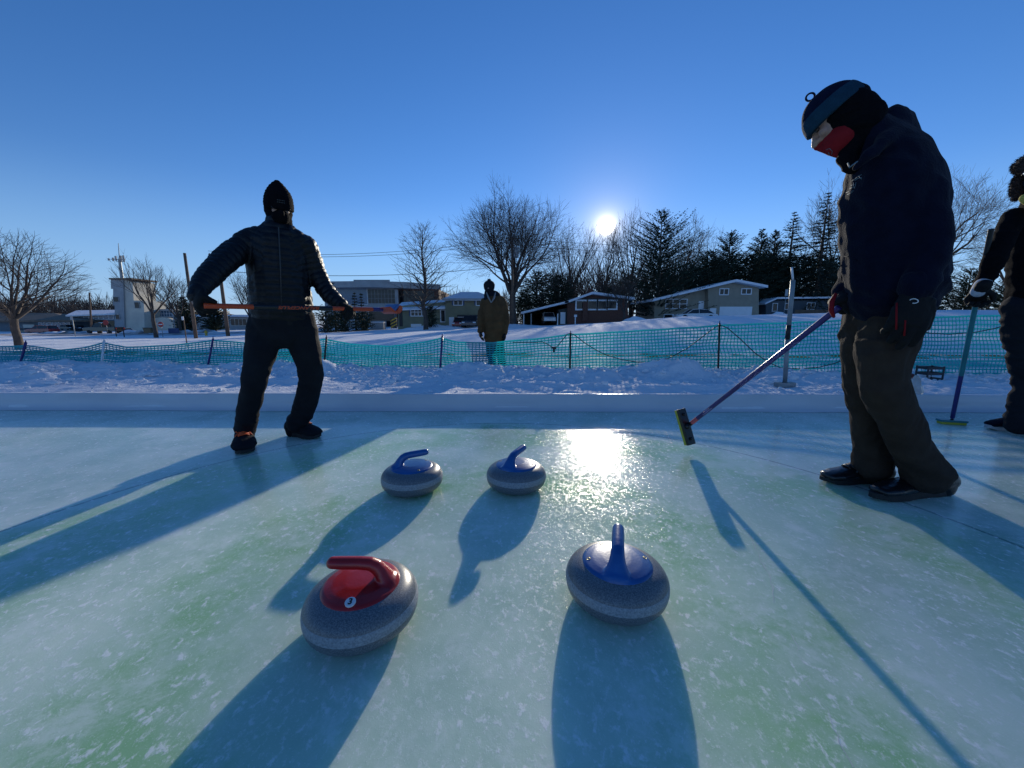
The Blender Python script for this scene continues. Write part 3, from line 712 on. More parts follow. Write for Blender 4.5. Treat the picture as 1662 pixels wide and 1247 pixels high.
    # shoes with orange laces
    shoe(root, gp(399.5,716), gp(397,739.5), 0.128, 1.2, 'dark_trouser', 'rubber', laces='orange')
    shoe(root, gp(472,706), gp(519,712.5), 0.118, 1.2, 'dark_trouser', 'rubber', laces='orange')
    # gloves
    ba, bb = at(331,496.5,1.83), at(636,503,2.60); bd_ = (bb-ba).normalized()
    glove(root, at(321,474,1.90), at(325,494,1.83)-at(321,474,1.90), Vector((0.75,0.35,-0.5)), 'glove_black', [(0.9,0.9,0.6),(0.9,1.0,0.7),(0.75,0.8,0.5),(0.45,0.5,0.3)], 1.12, -1)
    glove(root, at(552,494,2.41), at(569,501,2.38)-at(552,494,2.41), Vector((0.15,-0.3,-0.9)), 'glove_black', (0.9,0.9,0.6), 1.0, 1)
    # broom
    br = empty('curling_broom', at(480,500,2.2), label='orange curling broom with black middle section, held level across a waist', cat='curling broom')
    broom_handle(br, ba, bb, [(0,0.20,'orange_fibre','shaft'),(0.20,0.60,'black_fibre','grip_band'),(0.60,0.86,'orange_fibre','shaft'),(0.86,0.93,'navy_fibre','grip_band')], 0.0128)
    tm = text_mesh('BALANCEPLUS', 0.024, 0.0003, 0.35, 0.0005, 1.35)
    n_ = (ba.lerp(bb,0.40)-Vector((0,0,CH))); n_ = -(n_-bd_*n_.dot(bd_)).normalized()
    tm.transform(frame(-bd_, n_, ba.lerp(bb,0.42)+n_*0.0133)); link('printed_lettering', tm, 'orange_fibre', br)
    # head: orange moulded shell curving round a blue pad
    hd = MB(); c0 = ba.lerp(bb,0.93); up = Vector((0,0,1)); sd = bd_.cross(up).normalized(); up = sd.cross(bd_)
    out = []
    sh_ = [(-0.02,0.012),(0.012,0.014),(0.03,-0.008),(0.055,-0.022),(0.085,-0.020),(0.105,0.0),(0.108,0.024),(0.092,0.036),(0.080,0.026),(0.070,0.004),(0.052,-0.004),(0.034,0.010),(0.018,0.024),(-0.02,0.020)]
    vs = [c0+bd_*x+up*(z-0.006)+sd*y for y in (-0.075,0.075) for x, z in sh_]; n2 = len(sh_)
    hd.add(vs, [tuple(range(n2))[::-1], tuple(range(n2,2*n2))]+[(i,(i+1)%n2,(i+1)%n2+n2,i+n2) for i in range(n2)])
    hd.build('head_shell', 'orange_fibre', br, bevel=0.004)
    MB().obox(c0+bd_*0.062+up*0.012, (bd_*0.7+up*0.7), sd, (up*0.7-bd_*0.7), 0.026, 0.07, 0.010).build('brush_pad', 'blue_plastic', br, bevel=0.003)
left_man()

# ------------------------------------------------------------ man with the navy broom (right)
def right_man():
    foot = gp(1450, 806); foot.z = 0
    torso = [(1452,478,150,1.58,0.19),(1450,455,168,1.58,0.20),(1447,415,176,1.58,0.20),(1445,370,178,1.58,0.20),(1445,325,172,1.58,0.20),(1446,290,158,1.58,0.19),(1440,258,128,1.58,0.165),(1430,235,96,1.58,0.12),(1418,214,66,1.58,0.085)]
    narm = [(1482,282,76,1.50),(1496,318,78,1.46),(1506,352,76,1.43),(1511,388,76,1.41),(1504,420,72,1.40),(1495,450,62,1.39),(1488,466,54,1.385)]
    farm = [(1420,290,60,1.72),(1408,340,56,1.78),(1400,400,52,1.78),(1384,440,46,1.74),(1372,470,40,1.68)]
    nleg = [(1468,470,108,1.57,0.13),(1458,505,106,1.56,0.125),(1444,540,100,1.54,0.115),(1433,575,95,1.53,0.10),(1433,620,85,1.53,0.09),(1445,655,82,1.55,0.085),(1462,690,80,1.57,0.08),(1478,725,76,1.59,0.08),(1495,750,78,1.605,0.078),(1505,771,92,1.61,0.080)]
    fleg = [(1420,470,92,1.66,0.12),(1408,520,88,1.68,0.115),(1404,570,80,1.70,0.10),(1402,620,72,1.72,0.09),(1408,665,66,1.74,0.08),(1412,705,64,1.76,0.07),(1415,735,62,1.77,0.07),(1417,757,70,1.77,0.07)]
    hc = at(1360, 193, 1.62); F = Vector((-0.66,0.42,-0.62)); U = Vector((-0.50,0.28,0.82)); k = 1.06
    Fh, Uh, Sh = head_axes(F, U)
    mb = MB(); limb(mb, torso, scale=0.85)
    neck = [at(1425,232,1.60), at(1400,210,1.61), hc-Uh*0.03-Fh*0.03]
    mb.tube(neck, [0.062,0.055,0.05], 14, round_=True)
    for L_ in (narm, farm, nleg, fleg): limb(mb, L_, 0.95, scale=0.75)
    add_head(mb, hc, F, U, k)
    mb.tube([at(1488,470,1.385), at(1484,492,1.378)], [0.022,0.014], 12, round_=True)
    mb.tube([at(1372,470,1.68), at(1366,485,1.64)], [0.022,0.014], 12, round_=True)
    for (x,y,Y),(tx,ty) in (((1497,770,1.60),(1440,806)),((1417,757,1.77),(1355,784))):
        mb.tube([at(x,y,Y)+Vector((0,0,.03)), at(x,y,Y).lerp(gp(tx,ty)+Vector((0,0,0.05)),.12)], [0.024,0.014], 12, round_=True)
    me = remesh(mb, 0.007, 3, 'person')
    root = link('person', me, BODY, None, True, origin=foot, label='stooping man in navy hoodie, red mask, blue-banded beanie and brown trousers, in profile', cat='person')
    add_eyes(root, hc, F, U, k)
    # trousers
    mb = MB(); limb(mb, [(1452,465,146,1.59,0.18),(1450,490,142,1.59,0.18),(1446,512,130,1.60,0.17)])
    limb(mb, nleg, 0.95); limb(mb, fleg, 0.95)
    me = remesh(mb, 0.0065, 4, 'trousers')
    def wr(co, no):
        z = co[:,2]; kk = 1.1*np.exp(-((z-0.13)/0.06)**2)+0.5*np.exp(-((z-0.48)/0.10)**2)+0.9*np.exp(-((z-0.74)/0.08)**2)+0.2
        q = co.copy(); q[:,2] += 0.35*co[:,0]+0.25*co[:,1]
        return 0.010*kk*rnz(q, (5,5,15), 2.0)+0.007*nz(q, (16,16,7), 5.0)+0.004*rnz(co, (22,22,9), 7.0)
    displace(me, wr); tr = link('trousers', me, 'brown_canvas', root, True)
    pk = MB(); pk.tube([at(1372,492,1.55)-vfwd(1372)*0.02, at(1381,500,1.50), at(1384,520,1.47)], 0.004, 6)
    # hoodie
    mb = MB(); limb(mb, torso); limb(mb, narm, 1.0); limb(mb, farm, 1.0)
    limb(mb, [(1446,478,160,1.58,0.20),(1450,462,168,1.58,0.205)])
    # hood lying on the shoulders
    mb.tube([at(1388,272,1.50), at(1406,254,1.47), at(1428,236,1.47), at(1448,220,1.52), at(1454,210,1.62), at(1442,206,1.72), at(1420,220,1.76), at(1394,252,1.70)], [0.013,0.017,0.023,0.034,0.042,0.042,0.032,0.020], 14, round_=True)
    mb.tube([at(1446,206,1.60), at(1466,212,1.61), at(1474,228,1.61)], [(0.045,0.08),(0.042,0.09),(0.042,0.10)], 14, side=vside(1470), round_=True)
    mb.tube([at(1436,186,1.62), at(1441,196,1.62), at(1448,206,1.62)], [0.014,0.022,0.034], 12, round_=True)
    me = remesh(mb, 0.007, 3, 'hoodie')
    def wr2(co, no):
        z = co[:,2]; c = 0.35+0.9*np.exp(-((z-0.93)/0.07)**2)+0.5*np.exp(-((z-1.30)/0.12)**2)
        q = co.copy(); q[:,2] += 0.5*co[:,0]-0.4*co[:,1]
        return 0.011*c*rnz(q, (6,6,13), 3.0)+0.010*nz(co, (5,5,4), 8.0)+0.004*rnz(q, (14,14,9), 5.0)-0.004
    displace(me, wr2); hd = link('hoodie', me, 'navy_fleece', root, True)
    # waistband, cuff
    mb = MB(); limb(mb, [(1487,458,60,1.387),(1487,470,57,1.383)], 1.0); me = remesh(mb, 0.006, 2, 'cuff'); displace(me, lambda co, no: 0.0015*np.sin(co[:,0]*300)); link('cuff', me, 'navy_fleece', hd, True)
    # small chest emblem in pale thread: three rows of strokes following the chest
    dg = bpy.context.evaluated_depsgraph_get(); dg.update(); hev = hd.evaluated_get(dg); off = root.location
    def stick(parent, strokes, r, m, name, target, toff):
        s_ = MB()
        for st in strokes:
            P = []
            for (px, py) in st:
                o = Vector((0,0,CH)); d = ray(px, py).normalized()
                ok, loc, nrm, _ = target.ray_cast(o-toff, d)
                if ok: P.append(loc+toff+nrm*0.0012)
            if len(P) > 1: s_.tube(P, r, 5)
        s_.build(name, m, parent, True)
    stick(hd, [[(1389,290),(1394,286),(1399,284)],[(1388,293),(1393,290),(1399,288)],[(1383,294),(1388,291),(1393,289)],[(1386,297),(1386,301),(1385,305)],[(1390,296),(1389,301),(1387,306)],[(1382,301),(1387,300)],[(1380,306),(1384,305),(1388,304)],[(1374,313),(1379,311),(1386,310)],[(1376,316),(1381,314),(1384,312)],[(1394,286),(1399,291)]], 0.0011, 'thread_blue', 'chest_emblem', hev, off)
    stick(hd, [[(1370,416),(1378,417),(1386,420),(1392,424)],[(1366,430),(1366,450),(1370,470),(1376,478)]], 0.0022, 'navy_fleece', 'pocket_seam', hev, off)
    # drawcord
    MB().tube([at(1376,265,1.50), at(1379,272,1.47), at(1384,268,1.46), at(1392,262,1.46)], 0.0024, 6).build('drawcord', 'thread_blue', hd, True)
    # balaclava
    mb = MB(); mb.ball(hc-Fh*0.028-Uh*0.004, (0.086,0.084,0.098), 22, (Fh,Sh,Uh))
    mb.tube([hc-Fh*0.035-Uh*0.055, at(1392,214,1.60), at(1408,228,1.60), at(1420,240,1.60)], [0.080,0.078,0.076,0.080], 18, round_=True)
    mb.tube([hc-Fh*0.004-Uh*0.105, at(1374,258,1.585), at(1384,268,1.57)], [0.045,0.034,0.030], 12, round_=True)
    me = remesh(mb, 0.005, 4, 'balaclava'); displace(me, lambda co, no: 0.005*rnz(co, (12,12,30), 3.0)); link('balaclava', me, 'black_knit', root, True)
    # beanie: crown and lighter band
    def cap(z0, z1, n, infl=0.0):
        P = []; Rr = []
        for z in np.linspace(z0, z1, n):
            t = min(0.999, max(-0.2, z/0.118)); q = math.sqrt(1-max(0,t)**2.3)
            P.append(hc+Uh*(0.012+z)-Fh*(0.004)); Rr.append((0.104*q+infl, 0.092*q+infl))
        return P, Rr
    P, Rr = cap(0.052, 0.1179, 12); mb = MB().tube(P, Rr, 30, side=Fh); me = remesh(mb, 0.005, 2, 'beanie'); displace(me, lambda co, no: 0.0025*nz(co, 18, 1.0)); bn = link('beanie', me, 'navy_knit', root, True)
    P, Rr = cap(0.004, 0.060, 5, 0.002); mb = MB().tube(P, Rr, 30, side=Fh); me = remesh(mb, 0.005, 1, 'knit_band'); displace(me, lambda co, no: 0.002*nz(co, 20, 2.0)); link('knit_band', me, 'blue_knit', bn, True)
    lc = hc+Uh*0.140+Fh*0.012
    MB().tube([lc+Uh*0.014*math.sin(a)+Fh*0.014*math.cos(a) for a in np.linspace(0, 2*math.pi, 15)], 0.0036, 8).build('loop', 'navy_knit', bn, True)
    # red mask
    mb = MB(); mb.ball(hc-Uh*0.064*k+Fh*0.030*k, (0.060*k,0.062*k,0.056*k), 20, (Fh,Sh,Uh))
    mb.tube([hc-Uh*0.026*k+Fh*0.076*k, hc-Uh*0.034*k+Fh*0.096*k], [0.016,0.010], 12, round_=True)
    mb.tube([hc-Uh*0.038*k+Fh*0.092*k, hc-Uh*0.108*k+Fh*0.058*k], [0.011,0.020], 12, round_=True)
    me = remesh(mb, 0.004, 3, 'face_mask'); displace(me, lambda co, no: 0.002*nz(co, (30,30,30), 3.0)); mk = link('face_mask', me, 'red_cloth', root, True)
    dg.update(); dg = bpy.context.evaluated_depsgraph_get()
    stick(mk, [[(1341,243),(1347,241),(1351,245),(1350,251),(1353,256),(1357,258)],[(1345,247),(1347,252),(1351,258)],[(1354,260),(1360,258)]], 0.0010, 'thread_blue', 'mask_print', mk.evaluated_get(dg), off)
    # shoes
    s1 = shoe(root, gp(1541,800), gp(1412,812), 0.104, 1.05, 'black_leather', 'rubber', 0.022)
    shoe(root, gp(1440,783), gp(1331,783), 0.100, 1.0, 'black_leather', 'rubber', 0.016, laces='black_fibre')
    a = gp(1541,800); b = gp(1412,812)
    MB().obox(a.lerp(b,0.48)+Vector((-0.02,-0.052,0.055)), (b-a), Vector((0,-.3,1)), Vector((-0.3,-1,0.2)), 0.024, 0.004, 0.003).build('shoe_badge', 'grey_cloth', s1)
    # gloves: near hand hangs relaxed, far hand closed on the broom
    wr_ = at(1488,474,1.385); kn = at(1479,512,1.36)
    gl = glove(root, wr_, at(1477,515,1.375)-wr_, Vector((0.35,0.95,0.0)), 'glove_black', [(0.15,0.30,0.25),(0.18,0.35,0.3),(0.22,0.4,0.3),(0.28,0.45,0.35)], 1.28, 1, thumb=(0.85,0.30,0.2), spread=0.0)
    glv = bpy.data.objects; ring = []
    dg = bpy.context.evaluated_depsgraph_get(); dg.update()
    stick(gl, [[(1483+7*math.cos(a_), 489+3.6*math.sin(a_)) for a_ in np.linspace(3.5, 8.2, 14)]], 0.0016, 'white_paint', 'curved_logo', gl.evaluated_get(dg), off)
    stick(gl, [[(1456,492),(1455,505),(1455,520),(1455,535)],[(1469,520),(1468,535),(1468,545)]], 0.0030, 'red_cloth', 'red_finger_piping', gl.evaluated_get(dg), off)
    ba = at(1362,499,1.60); bb = at(1121,688,2.30)
    wf = at(1371,474,1.68); g2 = glove(root, wf, at(1359,498,1.60)-wf, Vector((0.3,-0.2,-0.9)), 'glove_black', (1.0,1.0,0.6), 1.05, 1)
    MB().tube([at(1356,478,1.60), at(1350,490,1.59), at(1349,504,1.585), at(1353,514,1.585)], [0.006,0.009,0.009,0.006], 8, round_=True).build('red_back_panel', 'red_cloth', g2, True)
    # broom
    br = empty('curling_broom', gp(1121,745), label='navy curling broom with a yellow-faced black head tilted upright above the ice', cat='curling broom')
    broom_handle(br, ba, bb, [(0,0.93,'navy_fibre','shaft'),(0.93,0.985,'pink_print','grip_band')], 0.0125)
    d = (bb-ba).normalized(); nrm = (ba.lerp(bb,0.5)-Vector((0,0,CH))); nrm = -(nrm-d*nrm.dot(d)).normalized(); w_ = d.cross(nrm)
    rnd = random.Random(4); s_ = MB()
    for i in range(34):       # printed zigzag pattern on the shaft
        t0 = 0.20+0.36*i/34; P = []
        for j in range(4):
            a_ = rnd.uniform(-1.0,1.0); P.append(ba.lerp(bb, t0+0.010*j)+(nrm*math.cos(a_)+w_*math.sin(a_))*0.0128)
        s_.tube(P, 0.0007, 4)
    s_.build('printed_pattern', 'purple_print', br)
    for body, o in (('WORLD', 0.0045), ('CHAMPIONS', -0.0045)):
        tm = text_mesh(body, 0.0095, 0.0003, 0, 0.0001, 1.5)
        up_ = w_ if w_.z > 0 else -w_
        tm.transform(frame(-d if (-d).x > 0 else d, nrm, ba.lerp(bb,0.835)+nrm*0.0122+up_*o)); link('printed_lettering', tm, 'purple_print', br)
    hd_ = at(1112,691,2.31); ht, hb = at(1105,664,2.34), at(1122,722,2.27); ax = (ht-hb).normalized()
    n1 = (d-ax*d.dot(ax)).normalized(); sw = ax.cross(n1)
    c = (ht+hb)/2
    MB().tube([bb-d*0.01, bb+d*0.03, c-n1*0.01], [0.0125,0.014,0.018], 12, round_=True).build('neck', 'black_fibre', br, True)
    MB().obox(c, ax, sw, n1, (ht-hb).length/2, 0.030, 0.011).build('head_plate', 'black_fibre', br, bevel=0.004)
    for t in (0.16, 0.84):
        MB().ball(hb.lerp(ht,t)-n1*0.016, (0.010,0.010,0.010), 10).build('knob', 'black_fibre', br, True)
    MB().obox(c+n1*0.020, ax, sw, n1, (ht-hb).length/2*0.98, 0.029, 0.0095).build('brush_pad', 'yellow_pad', br, bevel=0.003)
right_man()

# ------------------------------------------------------------ man in a tan coat behind the fence
def tan_man():
    Y = 6.35; foot = at(806, 604, Y); foot.z = gz(foot.x, Y)
    torso = [(802,550,32,Y,0.15),(802,535,34,Y,0.17),(801,515,36,Y,0.17),(801,497,38,Y,0.16),(800,486,34,Y,0.13),(797,480,16,Y,0.09),(795,474,12,Y,0.07)]
    la = [(786,490,11,Y-.02),(782,505,11,Y-.05),(780,522,10,Y-.08),(780,538,9,Y-.1)]
    ra = [(815,490,12,Y),(819,505,12,Y),(821,522,11,Y-.03),(819,540,10,Y-.06)]
    ll = [(794,545,17,Y),(796,565,15,Y),(798,585,13,Y),(799,602,12,Y)]
    rl = [(809,545,17,Y),(812,565,15,Y),(814,585,13,Y),(816,606,12,Y-.05)]
    hc = at(794, 467, Y); F = Vector((-0.1,-1,-0.1)); U = Vector((0,0,1))
    mb = MB(); limb(mb, torso, scale=.8); [limb(mb, q, 0.95, scale=.75) for q in (la,ra,ll,rl)]; limb(mb, [(795,480,9,Y),(794,472,8,Y)]); add_head(mb, hc, F, U, 1.0)
    mb.tube([at(780,536,Y-.1), at(779.5,545,Y-.1)], 0.03, 10, round_=True); mb.tube([at(819,538,Y-.06), at(819,547,Y-.06)], 0.03, 10, round_=True)
    for x, y in ((799,600),(816,604)): mb.tube([at(x,y,Y), at(x-1,y+3,Y-.12)], 0.035, 10, round_=True)
    me = remesh(mb, 0.014, 3, 'person'); root = link('person', me, BODY, None, True, origin=foot, label='man in a tan work coat with pale collar standing behind the green net fence', cat='person')
    mb = MB(); limb(mb, torso); limb(mb, la, 1.0); limb(mb, ra, 1.0); me = remesh(mb, 0.014, 2, 'coat')
    displace(me, lambda co, no: 0.02*rnz(co, (4,4,9), 2.0)*0.6); ct = link('coat', me, 'tan_canvas', root, True)
    c = MB(); f_ = -vfwd(800)*0.15
    c.tube([at(790,476,Y)+f_*0.6, at(793,484,Y)+f_, at(797,492,Y)+f_*1.15], [0.010,0.014,0.008], 8, round_=True); c.tube([at(804,476,Y)+f_*0.6, at(802,485,Y)+f_, at(797.5,492,Y)+f_*1.15], [0.010,0.016,0.008], 8, round_=True)
    c.build('collar', 'grey_lining', ct, True)
    c = MB(); limb(c, [(800,487,34,Y,0.13),(800,483,26,Y,0.11)], grow=0.008); me = remesh(c, 0.015, 2, 'yoke'); link('yoke', me, 'dark_trouser', ct, True)
    mb = MB(); limb(mb, [(802,545,30,Y,0.14),(802,555,30,Y,0.14)]); limb(mb, ll); limb(mb, rl); me = remesh(mb, 0.014, 2, 'trousers'); displace(me, lambda co, no: 0.012*nz(co, 9, 2.0)); link('trousers', me, 'dark_trouser', root, True)
    for xx, yy in ((799,603),(816,607)):
        t = at(xx,yy,Y); t.z = gz(t.x,t.y)-0.02 if False else t.z; MB().tube([t+Vector((0,0.08,0.03)), t+Vector((0,-0.14,0.02))], [(0.05,0.045),(0.045,0.03)], 12, round_=True).build('shoe', 'rubber', root, True)
    mb = MB(); mb.tube([hc+U*0.01, hc+U*0.05, hc+U*0.09, hc+U*0.115], [0.092,0.095,0.075,0.03], 16, round_=True); me = remesh(mb, 0.01, 2, 'beanie'); link('beanie', me, 'dark_trouser', root, True)
    MB().ball(hc-U*0.045-Vector((0,0.03,0)), (0.065,0.072,0.05), 14).build('face_mask', 'dark_trouser', root, True)
    MB().tube([hc-U*0.06, hc-U*0.13], [0.075,0.09], 14, round_=True).build('neck_warmer', 'dark_trouser', root, True)
    glove(root, at(780,537,Y-.1), Vector((0.02,0,-1)), Vector((1,0,0)), 'glove_black', (0.3,0.4,0.3), 1.1, 1, voxel=0.007)
    glove(root, at(819,540,Y-.06), Vector((0.02,0,-1)), Vector((-1,0,0)), 'glove_black', (0.3,0.4,0.3), 1.1, -1, voxel=0.007)
tan_man()

# ------------------------------------------------------------ person at the right edge of the frame
def edge_person():
    foot = gp(1690, 700); foot.z = 0; Y = 2.62
    torso = [(1688,505,118,Y,0.15),(1690,470,122,Y,0.16),(1690,420,118,Y,0.16),(1690,380,118,Y,0.15),(1690,350,104,Y,0.13),(1688,330,70,Y,0.10),(1686,315,46,Y,0.08)]
    la = [(1646,352,40,Y-.04),(1630,385,38,Y-.08),(1615,420,38,Y-.10),(1602,448,34,Y-.05),(1592,468,29,Y)]
    ra = [(1735,352,40,Y),(1752,395,38,Y),(1762,440,36,Y),(1764,480,30,Y)]
    ll = [(1662,500,78,Y),(1660,545,70,Y),(1663,585,56,Y),(1668,615,52,Y),(1664,645,52,Y),(1660,675,60,Y),(1658,686,62,Y)]
    rl = [(1716,500,78,Y),(1722,545,70,Y),(1726,600,54,Y),(1728,650,50,Y),(1730,684,50,Y)]
    hc = at(1690, 282, Y); F = Vector((-0.85,-0.5,-0.05)); U = Vector((0,0,1)); Fh, Uh, Sh = head_axes(F, U)
    mb = MB(); limb(mb, torso, scale=.82); [limb(mb, q, 0.95, scale=.75) for q in (la,ra,ll,rl)]; limb(mb, [(1687,330,34,Y),(1689,300,32,Y)]); add_head(mb, hc, F, U, 1.05)
    mb.tube([at(1592,468,Y), at(1588,476,Y)], [0.024,0.014], 10, round_=True)
    mb.tube([at(1764,480,Y), at(1765,488,Y)], [0.024,0.014], 10, round_=True)
    for x, tx in ((1658,1606),(1730,1700)): mb.tube([at(x,684,Y)+Vector((0,0,0.03)), at(x,684,Y).lerp(gp(tx,698)+Vector((0,0,0.05)),.35)], [0.03,0.018], 10, round_=True)
    me = remesh(mb, 0.010, 3, 'person'); root = link('person', me, BODY, None, True, origin=foot, label='person in dark winter clothes and brown fur hat, cut off by the right edge', cat='person')
    mb = MB(); limb(mb, torso); limb(mb, la); limb(mb, ra); me = remesh(mb, 0.010, 3, 'jacket'); displace(me, lambda co, no: 0.010*rnz(co, (7,7,14), 2.0)); jk = link('jacket', me, 'black_knit', root, True)
    mb = MB(); limb(mb, [(1690,498,112,Y,0.15),(1690,520,110,Y,0.15)]); limb(mb, ll); limb(mb, rl); me = remesh(mb, 0.009, 3, 'trousers'); displace(me, lambda co, no: 0.014*rnz(co, (9,9,16), 6.0)); link('trousers', me, 'dark_trouser', root, True)
    # fur: tufted shapes
    def fur(center, rad, n, name, seed, ax=None):
        rnd = random.Random(seed); f = MB(); f.ball(center, rad, 18, ax); X, Yx, Z = ax or (Vector((1,0,0)),Vector((0,1,0)),Vector((0,0,1)))
        for i in range(n):
            u = Vector((rnd.gauss(0,1),rnd.gauss(0,1),rnd.gauss(0,1))).normalized()
            p = center+X*(u.x*rad[0])+Yx*(u.y*rad[1])+Z*(u.z*rad[2]); nn = (X*u.x+Yx*u.y+Z*u.z).normalized()
            d = (nn+Vector((rnd.gauss(0,.35),rnd.gauss(0,.35),rnd.gauss(0,.35)-0.2))).normalized()*rnd.uniform(.008,.018); t = nn.orthogonal().normalized()*0.0032
            t.rotate(Matrix.Rotation(rnd.uniform(0,6.3),3,nn)); f.add([p-t, p+t, p+d], [(0,1,2)])
        f.build(name, 'fur', root, True)
    fur(hc+Uh*0.068, (0.135,0.125,0.075), 2600, 'fur_hat', 1, (Fh,Sh,Uh))
    fur(hc-Uh*0.055-Sh*0.085, (0.040,0.032,0.085), 1200, 'ear_flap', 2, (Fh,Sh,Uh)); fur(hc-Uh*0.055+Sh*0.085, (0.040,0.032,0.085), 1200, 'ear_flap', 3, (Fh,Sh,Uh))
    MB().ball(hc-Uh*0.045+Fh*0.035, (0.062,0.064,0.055), 16, (Fh,Sh,Uh)).build('face_mask', 'dark_trouser', root, True)
    g = MB()
    for s in (-1,1):
        c = hc+Uh*0.008+Fh*0.094+Sh*s*0.033; g.tube([c+Sh*0.026*math.cos(a)+Uh*0.020*math.sin(a) for a in np.linspace(0,6.283,15)], 0.0025, 6)
        g.tube([c+Sh*s*0.026, c+Sh*s*0.048-Fh*0.09], 0.0025, 6)
    g.build('glasses', 'steel', root, True); add_eyes(root, hc, F, U, 1.05)
    mb = MB(); mb.tube([at(1664,322,Y-.10), at(1686,334,Y-.16), at(1710,326,Y-.12)], [0.028,0.034,0.028], 12, round_=True); mb.tube([at(1684,330,Y-.17), at(1682,360,Y-.19)], [(0.03,0.012),(0.035,0.010)], 10, side=vside(1684), round_=True)
    me = remesh(mb, 0.008, 2, 'scarf'); link('scarf', me, 'yellow_scarf', root, True)
    shoe(root, gp(1668,699), gp(1599,697), 0.10, 1.0, 'navy_fleece', 'white_sole', 0.022)
    shoe(root, gp(1745,690), gp(1690,702), 0.10, 1.0, 'navy_fleece', 'white_sole', 0.022)
    ba, bb = at(1609,372,2.50), at(1545,682,2.93); bb.z = max(bb.z, 0.028); w1 = at(1592,470,2.56)
    gv = glove(root, w1, at(1581,486,2.62)-w1, Vector((0.25,0.1,-0.95)), 'glove_black', (1.1,1.1,0.7), 1.2, -1)
    MB().tube([at(1596,462,2.56), at(1587,474,2.575)], [(0.046,0.040),(0.040,0.034)], 14, round_=True).build('glove_cuff', 'grey_cloth', gv, True)
    glove(root, at(1764,478,Y), Vector((0,0,-1)), Vector((-1,0,0)), 'glove_black', (0.4,0.5,0.4), 1.1, 1)
    br = empty('curling_broom', gp(1545,686), label='teal and dark blue curling broom standing on the ice at the right edge', cat='curling broom')
    broom_handle(br, ba, bb, [(0,0.24,'black_fibre','shaft'),(0.24,0.72,'teal_fibre','grip_band'),(0.72,0.985,'navy_fibre','shaft')], 0.0135)
    c = Vector((bb.x, bb.y, 0)); a_ = Vector((0.96,-0.28,0))
    MB().obox(c+Vector((0,0,0.028)), a_, a_.cross(Vector((0,0,1))), (0,0,1), 0.085, 0.032, 0.008).build('head_plate', 'teal_fibre', br, bevel=0.004)
    MB().obox(c+Vector((0,0,0.0105)), a_, a_.cross(Vector((0,0,1))), (0,0,1), 0.078, 0.028, 0.0095).build('brush_pad', 'yellow_pad', br, bevel=0.003)
    MB().tube([bb, c+Vector((0,0,0.03))], [0.013,0.02], 12, round_=True).build('neck', 'black_fibre', br, True)
edge_person()

# ================================================================ NET FENCE AND THINGS BY IT
def fence_pt(px, py, off=0.0):
    u = (px-W0/2)/F0/(cp+(-(py-H0/2)/F0)*sp); Y = 5.62/(1+0.105*u)-off; return at(px, py, Y)
def build_fence():
    top = [(-60,568),(0,563),(42,561),(95,569),(140,564),(167,557),(205,564),(280,561),(322,556),(346,553),(395,557),(440,560),(500,556),(527,551),(570,559),(630,563),(690,556),(716,549),(742,556),(800,557),(860,551),(926,544),(1040,537),(1168,529),(1260,525),(1360,521),(1500,516),(1600,513),(1720,510)]
    bot = [(-60,600),(0,602),(100,606),(166,609),(250,612),(340,606),(420,605),(525,604),(640,607),(713,613),(800,611),(860,612),(925,612),(1040,612),(1166,609),(1260,613),(1360,609),(1500,610),(1600,613),(1720,616)]
    root = empty('net_fence', (0, 5.62, 0), label='green plastic net fence sagging between thin stakes in the snow', cat='fence')
    def col(px):
        ty = np.interp(px, *zip(*top)); by = np.interp(px, *zip(*bot)); return fence_pt(px, ty), fence_pt(px, by)
    cols = []; px = -58.0
    while px < 1715:
        cols.append(px); p = fence_pt(px, 560); step = 0.052
        px += step*F0/p.y*math.cos(math.atan((px-W0/2)/F0))**0*0.99/ (1+0.105*(px-W0/2)/F0)
    NR = 15; G = []
    for i, px in enumerate(cols):
        t, b = col(px); c = []
        for j in range(NR+1):
            q = t.lerp(b, j/NR); s = math.sin(math.pi*j/NR)
            q = q+Vector((mnoise.noise(Vector((px*0.02, j*0.3, 1)))*0.016, mnoise.noise(Vector((px*0.012, j*0.25, 4)))*0.07*s, mnoise.noise(Vector((px*0.02, j*0.2, 9)))*0.010))
            c.append(q)
        G.append(c)
    n = MB(); Yv = Vector((0.1,1,0)).normalized()
    def strip(a, b, wv, w, t):
        vs = [p+wv*(w*sw)+Yv*(t*st) for p in (a, b) for sw, st in ((-1,-1),(1,-1),(1,1),(-1,1))]
        n.add(vs, [(0,1,5,4),(1,2,6,5),(2,3,7,6),(3,0,4,7)])
    for j in range(NR+1):
        w = 0.0092 if j not in (0, NR) else 0.013
        for i in range(len(cols)-1):
            a, b = G[i][j], G[i+1][j]; m_ = a.lerp(b,.5)
            strip(a, b, Vector((0,0,1)), w, 0.0012)
    for i in range(len(cols)):
        for j in range(NR):
            strip(G[i][j]+Yv*-0.0016, G[i][j+1]+Yv*-0.0016, Vector((1,0,0)), 0.0060, 0.0012)
    n.build('net', 'net', root)
    for (tx, ty, bx, by, m, r) in ((42,556,23,608,'navy_fibre',.018),(169,553,160,610,'white_paint',.016),(346,550,333,598,'navy_fibre',.015),(530,547,523,606,'black_paint',.014),(718,546,712,613,'navy_fibre',.016),(926,541,925,612,'black_paint',.013),(1168,525,1166,610,'black_paint',.013),(1470,512,1466,612,'black_paint',.013)):
        b = fence_pt(bx, by, 0.025); b.z -= 0.12; t = fence_pt(tx, ty, 0.03)
        s_ = MB(); s_.tube([b, t], r, 10); s_.tube([t, t+Vector((0,0,0.035))], [r*0.5, r*0.35], 8)
        s_.build('stake', m, root, True)
    # cable ties
    return root
build_fence()
cord = []
